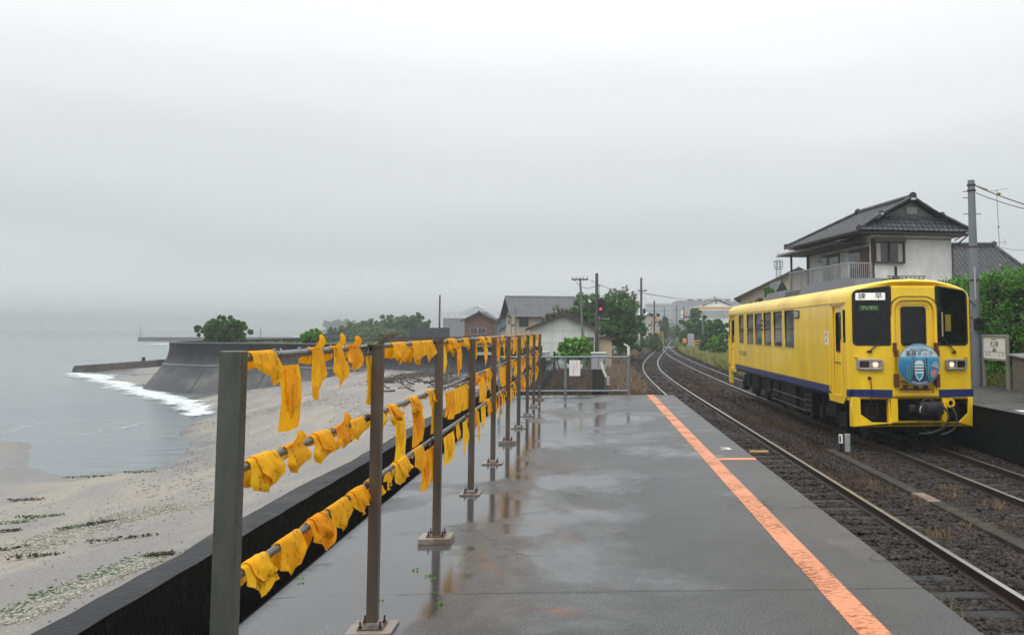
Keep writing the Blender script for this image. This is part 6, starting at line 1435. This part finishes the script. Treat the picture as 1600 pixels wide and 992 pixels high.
upole(1002, 434, 540, 92, .13, 'tall dark pole right of the big tree with a black signal box', arm=[(1.35,.45,.12)], boxes=((.30,2.55+.9,.13,.27),), m=M_oldpole)
upole(1022.5, 470, 545, 126, .13, 'dark pole with two black boxes above the left crossing signal', boxes=((-.42,2.0,.22,.22),(.52,2.0,.22,.25)))
upole(1098, 489, 541, 98, .08, 'slim grey pole beside the white rail fence', m=M_galv)
upole(1117, 462, 500, 260, .16, 'hazy pole with crossarms above the white shop', arm=[(.6,1.3,0),(1.2,.9,0)])
upole(1057.5, 477, 530, 240, .16, 'hazy utility pole with a crossarm in front of the factory', arm=[(1.2,1.0,0)])
upole(1038, 480, 530, 250, .16, 'faint utility pole left of the far line')
upole(1102, 467, 500, 330, .2, 'very faint pole rising in front of the factory roof')
upole(219.5, 509, 527, 365, .10, 'very thin lamp pole on the far breakwater')
upole(407, 511, 527, 300, .10, 'thin lamp pole right of the seafront tree')
for a, b, lb in (((923,438,60),(1002,458,92),'thin wire from the leaning pole towards the tall dark pole'),((898,438,60),(933,445,50),'short wire from the leaning pole to the signal post'),((1004,458,92),(1117,470,260),'faint wire from the tall dark pole over the line')):
    cable([D(*a), D(*b)], .35, .012+.0001*b[2], lb)
# crossing warning signals
def crossing(px, pyx, Y, label, s=1.0, xs=True, pb_=540, striped=True):
    a = D(px, pb_, Y); o = empty('crossing_signal', (a.x, Y, -1.1), 0, label, 'crossing signal', 'level crossing signals'); zx = zpx(pyx, Y)+1.1; m1 = mat('warning_yellow', (.72,.33,.03), .5); m2 = M_rubber
    n = 12
    pa = MB(); pbk = MB()
    for k in range(n): (pa if k%2 else pbk).tube([(0,0,zx*k/n),(0,0,zx*(k+1)/n)], .065*s, 8)
    q = pa.build('post', m1, o); pbk.build('black_stripe', m2, q)
    if xs:
        mb = MB()
        for sg_ in (-1, 1): mb.tube([(-.42*s,-.1,zx-.42*s*sg_),(.42*s,-.1,zx+.42*s*sg_)], .055*s, 4)
        mb.build('cross_board', m1, o)
    mb = MB()
    for sg_ in (-1, 1): mb.tube([(sg_*.32*s,-.12,zx-.75*s),(sg_*.32*s,0,zx-.75*s)], .17*s, 14)
    mb.box(-.35*s,.35*s,.0,.04,zx-.8*s,zx-.7*s); mb.build('lamp_pair', M_black, o); return o
crossing(1018.5, 500, 128, 'level crossing signal with a yellow cross left of the line'); crossing(1027, 497, 150, 'second yellow level crossing cross just beyond the left one')
crossing(1072.5, 488, 140, 'tall striped crossing post right of the line with a cross', .9)
crossing(1082, 503, 150, 'crossing signal half hidden by the bushes behind the grey cabinet', .9)
g = D(1066, 495, 138); sx_ = empty('road_signal', (g.x, 138, -1.1), 0, 'white obstruction warning light unit on a striped pole', 'signal'); zz = lambda py: zpx(py, 138)+1.1
MB().tube([(.25,0,0),(.25,0,zz(478))], .06, 8).build('post', M_bolt, sx_); MB().box(-.2,.15,-.1,.1,zz(491),zz(485),.02).box(-.2,.15,-.1,.1,zz(502),zz(493),.02).build('housing', M_white, sx_); MB().tube([(-.02,-.14,zz(497)),(-.02,-.1,zz(497))], .12, 12).build('lens', M_black, sx_)
for px0_, px1_, y0_, y1_, Y, m_, lb, nm in [(1074.5,1084,521.5,541,112,MATS['cabinet_grey'],'tall grey relay cabinet right of the crossing','relay_cabinet'),(1014.8,1020,523.5,529.5,127,MATS['cabinet_grey'],'small grey box on the left crossing post','control_box'),(1067,1072.2,529,536,111,MATS['warning_yellow'],'small orange box left of the relay cabinet','orange_box')]:
    a = D(px0_, y0_, Y); b = D(px1_, y1_, Y); o = empty(nm, ((a.x+b.x)/2, Y, b.z), 0, lb, 'cabinet'); w_ = (b.x-a.x)/2
    MB().box(-w_,w_,-.25,.25,0,a.z-b.z,.03).build('body', m_, o); MB().box(-w_*.85,w_*.85,-.262,-.25,.12,a.z-b.z-.1,.004).build('door', m_, o)
    if nm != 'relay_cabinet': MB().box(-.05,.05,-.05,.05,-1.0,0).build('stand', M_dark, o)
def railfence(px0_, px1_, pys, Y, m_, label, n=3):
    a = D(px0_, pys[-1], Y); b = D(px1_, pys[-1], Y); o = empty('rail_fence', (a.x, Y, -1.15), 0, label, 'fence', 'short rail fences by the crossing'); w_ = b.x-a.x
    for py in pys: z = zpx(py, Y)+1.15; MB().box(0,w_,-.03,.03,z-.07,z+.07).build('rail', m_, o)
    for k in range(n): x = w_*k/(n-1); MB().box(x-.05,x+.05,.03,.10,0,zpx(pys[0], Y)+1.2).build('post', m_, o)
railfence(1099, 1111, (531.5, 535, 538.5), 97, M_white, 'white three-rail fence right of the relay cabinet'); railfence(1085, 1095, (532.5, 536.5), 110, MATS['warning_yellow'], 'yellow and black rail fence behind the relay cabinet', 2)
railfence(1023, 1036, (519, 523), 155, MATS['warning_yellow'], 'yellow and black barrier left of the line beyond the crossing', 3)
# crossing deck
a, b = D(1007, 541.5, 141), D(1052, 541.5, 141)
tag(MB().box(a.x,b.x,138.5,143,-1.1,-.925).build('level_crossing_deck', mat('crossing_deck', (.20,.20,.195), .6, 0, .2, 1)), kind='structure')
tag(MB().box(-60,11-1.9,139,144,-1.09,-.99).build('road', mat('road_asphalt', (.05,.05,.052), .4, 0, .2, 1)), kind='structure')
# track marker near the trough
g = G(1318, 708, -1.07); tm = empty('track_marker', (g.x, g.y, -1.07), radians(-12), 'small white and grey marker post between the tracks in front of the railcar', 'marker')
MB().box(.03,.15,-.05,.05,0,.43,.02).build('post', mat('marker_concrete', (.30,.31,.29), .6, 0, .25, 8), tm); MB().box(-.10,-.01,-.03,.0,.22,.42,.004).build('plate', M_white, tm); MB().box(-.085,-.055,-.036,-.03,.25,.39).build('symbol', M_rubber, tm); MB().box(-.08,-.03,-.01,.03,0,.22).build('stay', M_dark, tm)
MB().box(-.12,.18,-.1,.12,-.02,.03,.01).build('foot', M_dark, tm)
g = G(1176, 703, -.99); tag(MB().box(-.22,.20,-.05,.05,0,.05,.01).build('timber_offcut', mat('yellow_timber', (.42,.28,.10), .6, 0, .3, 8), None, loc=(g.x+.15, g.y, -1.05)), 'yellowish piece of timber between the platform edge and the near rail', 'timber')
# cell tower
Y = 800; g = D(1217, 470, Y); ct = empty('lattice_tower', (g.x, Y, -1), 0, 'faint lattice communication tower on the skyline', 'tower'); zz = lambda py: zpx(py, Y)+1
mb = MB()
for sx2 in (-1, 1):
    for sy2 in (-1, 1): mb.tube([(sx2*2.6,sy2*2.6,0),(sx2*1.6,sy2*1.6,zz(405))], .28, 4)
for k in range(8): z = zz(440)+k*(zz(405)-zz(440))/8; mb.tube([(-2,-2,z),(1.8,-1.8,z+2)], .16, 4); mb.tube([(2,-2,z),(-1.8,-1.8,z+2)], .16, 4)
mb.tube([(0,0,zz(410)),(0,0,zz(392))], .2, 4); mb.build('lattice', M_galv, ct)
mb = MB()
for py in (407.5, 416.5, 419.5): mb.tube([(4*cos(a),4*sin(a),zz(py)) for a in np.linspace(0,2*pi,13)], .28, 4)
for k in range(8): a = k*pi/4; mb.tube([(4*cos(a),4*sin(a),zz(417)),(4*cos(a),4*sin(a),zz(405.5))], .2, 4)
mb.build('antenna_ring', M_galv, ct)
# breakwater and groyne
a = D(215, 530, 362)
tag(MB().box(a.x, a.x+58, 362, 368, SEA-1, zpx(526.5, 362), .2).build('breakwater', M_wall), 'distant dark breakwater reaching left into the hazy sea', 'breakwater')
gp = [G(123, 571, -1.95), G(175, 567, -1.9), G(252, 562.5, -1.7)]
rows = []
for i in range(31):
    t = i/30; p = gp[0].lerp(gp[2], t); z = -1.95+.30*t+.03*sin(i*2.1); rows.append([(p.x-.1,p.y-1.3,SEA-.4),(p.x,p.y-.9,z-.05),(p.x,p.y-.8,z),(p.x,p.y+1.2,z),(p.x,p.y+1.5,SEA-.4)])
gb = MB().sheet(rows); n0 = 0; gb.f.append((0,1,2,3,4))
tag(gb.build('groyne', mat('groyne_stone', (.07,.065,.058), .7, 0, .4, .8, .06, 2.5, c2=(.13,.12,.10), c2at=.58)), 'low stone groyne running out from the seawall foot', 'groyne')
tag(MB().tube([(0,0,0),(0,0,.5)], .18, 8).build('mooring_post', M_dark, None, loc=(rows[23][2][0], rows[23][2][1]+.8, rows[23][2][2]-.05)), 'small bollard on top of the stone groyne', 'bollard')
# back beach behind groyne and wet apron
tag(MB().sheet([[(-60,88,-2.85),(-44,88,-2.6),(-38,88,-2.3),(-34,88,-2.0)],[(-64,100,-2.75),(-50,100,-2.5),(-40,100,-2.2),(-34,100,-1.9)],[(-66,118,-2.75),(-52,118,-2.4),(-42,118,-2.0),(-34,118,-1.8)]]).sheet([[(-40,70,-2.95),(-37,70,-2.7),(-33,70,-2.4)],[(-50,79,-2.75),(-42,79,-2.55),(-33,79,-2.3)],[(-60,88,-2.85),(-44,88,-2.6),(-33,88,-2.2)]]).build('mud_flat', M_beach, fix=False, smooth=True), kind='structure')

# ------------------------------------------------------------------ beach litter
M_weedg = leafmat('seaweed_green', (.02,.07,.015), (.07,.14,.03)); M_weedb = leafmat('seaweed_brown', (.04,.03,.015), (.10,.09,.04))
def sw_clump(px, py, lx, ly, m, label, n=260):
    p = G(px, py, -1.9)
    for _ in range(4): p = G(px, py, bz(p.x, p.y))
    C_ = []
    k = max(5, int(lx*16))
    for i in range(k): t = i/(k-1)-.5; C_.append((t*lx*.9, t*ly+random.uniform(-.04,.04), .02))
    o = leaves('seaweed', C_, [(.11*random.uniform(.6,1.2), .08, .03) for _ in C_], max(8, n//k//2), .035, m, flat=.7); o.location = (p.x, p.y, bz(p.x, p.y)+.01)
    tag(o, label, 'seaweed', 'clumps of seaweed on the beach')
for a in [(62,808,.8,.2,M_weedg,'dark green seaweed clump furthest up the beach at left'),(18,818,1.1,.1,M_weedg,'bright green seaweed strip at the left edge of the photo'),(8,831,.4,.1,M_weedb,'small brown seaweed clump at the left edge'),(190,843,.9,.5,M_weedb,'olive seaweed strip in the middle of the sand'),
          (55,870,.7,.15,M_weedb,'thin brown seaweed strip on the left sand'),(12,859,.6,.3,M_weedb,'brown seaweed beside the shell line at left'),(124,824,.6,.3,M_weedg,'faint green seaweed on the shell bank'),(150,744,1.6,.3,M_weedg,'green seaweed line at the water edge'),(216,738,.8,.1,M_weedg,'short green seaweed strip right of the water edge line'),
          (40,782,.7,.1,M_weedb,'thin dark seaweed line high on the left sand'),(158,818,.4,.2,M_weedb,'reddish seaweed tuft at the end of the shell bank'),(252,868,.3,.1,M_weedb,'small seaweed tuft close to the parapet')]: sw_clump(*a)
def along(px, sp):
    P = [];
    for a, b in px:
        p = G(a, b, -1.8)
        for _ in range(4): p = G(a, b, bz(p.x, p.y))
        P.append(p)
    return P
def litter(name, px, N_, spread, size, m, label):
    P = along(px, 0); n = len(P)-1; i = np.random.randint(0, n, N_); t = np.random.rand(N_)
    A = np.array([(p.x, p.y) for p in P]); Q = A[i]*(1-t)[:,None]+A[i+1]*t[:,None]+np.random.normal(size=(N_,2))*spread
    Q = Q[Q[:,0] < -2.75]; zq = beachz(Q[:,0], Q[:,1]); k = [0]
    def zf_(X, Y): return zq
    n = len(Q); S = size*(.4+np.random.rand(n)**2*1.4)
    cube = np.array([(-1,-1,-1),(1,-1,-1),(1,1,-1),(-1,1,-1),(-1,-1,1),(1,-1,1),(1,1,1),(-1,1,1)], float)*.5
    Pp = cube[None]*(1+.6*(np.random.rand(n,8,3)-.5))*np.array([1.3,1,.4]); a = np.random.rand(n)*6.28; x, y = Pp[...,0].copy(), Pp[...,1].copy(); Pp[...,0] = x*np.cos(a)[:,None]-y*np.sin(a)[:,None]; Pp[...,1] = x*np.sin(a)[:,None]+y*np.cos(a)[:,None]
    V = Pp*S[:,None,None]+np.stack([Q[:,0], Q[:,1], zq+.005], 1)[:,None]
    fc = np.array([(0,3,2,1),(4,5,6,7),(0,1,5,4),(1,2,6,5),(2,3,7,6),(3,0,4,7)])
    return tag(arr_mesh(name, V.reshape(-1,3), (fc[None]+8*np.arange(n)[:,None,None]).reshape(-1,4), m), label, None, None, 'stuff')
M_shell = stonemat('shell_bits', (.16,.15,.12), (.42,.40,.35), .6); M_grit = stonemat('dark_grit', (.05,.045,.04), (.2,.19,.16), .6)
litter('shell_bank', [(0,868),(60,850),(110,834),(165,815),(230,800),(330,785)], 4200, .30, .020, M_shell, 'bank of broken shells across the left sand')
litter('shell_bank', [(0,975),(60,945),(130,915),(200,885),(250,868)], 6000, .16, .018, M_shell, 'line of broken shells beside the parapet')
litter('dark_pebbles', [(0,930),(150,850),(320,790),(60,800),(0,810)], 800, 1.5, .012, M_grit, 'scattered dark pebbles on the sand')
litter('shell_bank', [(290,770),(330,720),(345,660),(420,640),(520,625)], 3000, .8, .028, M_shell, 'pale shell bank below the far sand')
litter('shell_bank', [(480,608),(560,650),(620,660),(660,700)], 2200, .45, .030, M_shell, 'pale shell line below the driftwood')
litter('beach_weed', [(0,970),(60,940),(130,910),(200,882),(250,866)], 900, .14, .022, M_weedg, 'green weed scraps in the shell line by the parapet')
M_drift = mat('driftwood', (.045,.038,.032), .8, 0, .45, 8)
rs = random.Random(21); dl = ['%s driftwood branch %s']
spots = [(rs.uniform(600,738), rs.uniform(583,613)) for _ in range(44)]; spots.sort()
for k, (px, py) in enumerate(spots):
    p = G(px, py, -1.2)
    for _ in range(5): p = G(px, py, bz(p.x, p.y))
    if p.x > -2.9 or p.y > 60: continue
    L0 = rs.uniform(.3,1.6); a = rs.uniform(-.6,.6)+(pi if rs.random() < .5 else 0); b = rs.uniform(-.1,.35); r0_ = rs.uniform(.015,.05); mb = MB(); P = [Vector((0,0,0))]
    for j in range(4): P.append(P[-1]+Vector((cos(a)*L0/4, sin(a)*L0/4, sin(b)*L0/4+rs.uniform(-.03,.04)))); a += rs.uniform(-.4,.4)
    mb.tube(P, [r0_*(1-.2*j) for j in range(5)], 5); q = P[2]
    for j in range(rs.randint(0,3)): mb.tube([q, q+Vector((rs.uniform(-.3,.3), rs.uniform(-.2,.2), rs.uniform(.05,.4)))], [r0_*.5, r0_*.15], 4)
    o = mb.build('driftwood', M_drift, None, loc=(p.x, p.y, bz(p.x, p.y)+.03))
    tag(o, 'grey branch in the driftwood heap below the seawall, seen between the railing posts', 'driftwood', 'driftwood branches heaped on the upper beach')
litter('driftwood_scraps', [(598,597),(640,590),(690,593),(735,600)], 3000, .6, .06, stonemat('bark_bits', (.04,.035,.03), (.13,.11,.09), .8), 'small bits of wood and bark under the driftwood heap')
# small weeds and pebbles in the platform cracks
for (a, b), lb in zip([(647,891),(667,900),(675,905),(677,927),(683,945),(592,938),(468,905),(817,708),(818,731)], ['tiny green weed nearest the second mortar pad','tiny green weed left of the pale puddle','tiny green weed touching the pale puddle','tiny green weed on the slab joint','tiny green weed below the slab joint','tiny green weed by the pale patch near the second post','tiny green weed near the mortar gutter','tiny green weed in the far crack','tiny green weed left of the far crack']):
    p = G(a, b); o = leaves('weed_sprout', [(0,0,.006),(.02,.01,.006)], [.014,.009], 12, .007, M_leaf2, asp=2); o.location = (p.x, p.y, 0); tag(o, lb, 'weed', 'tiny weeds in the platform cracks')
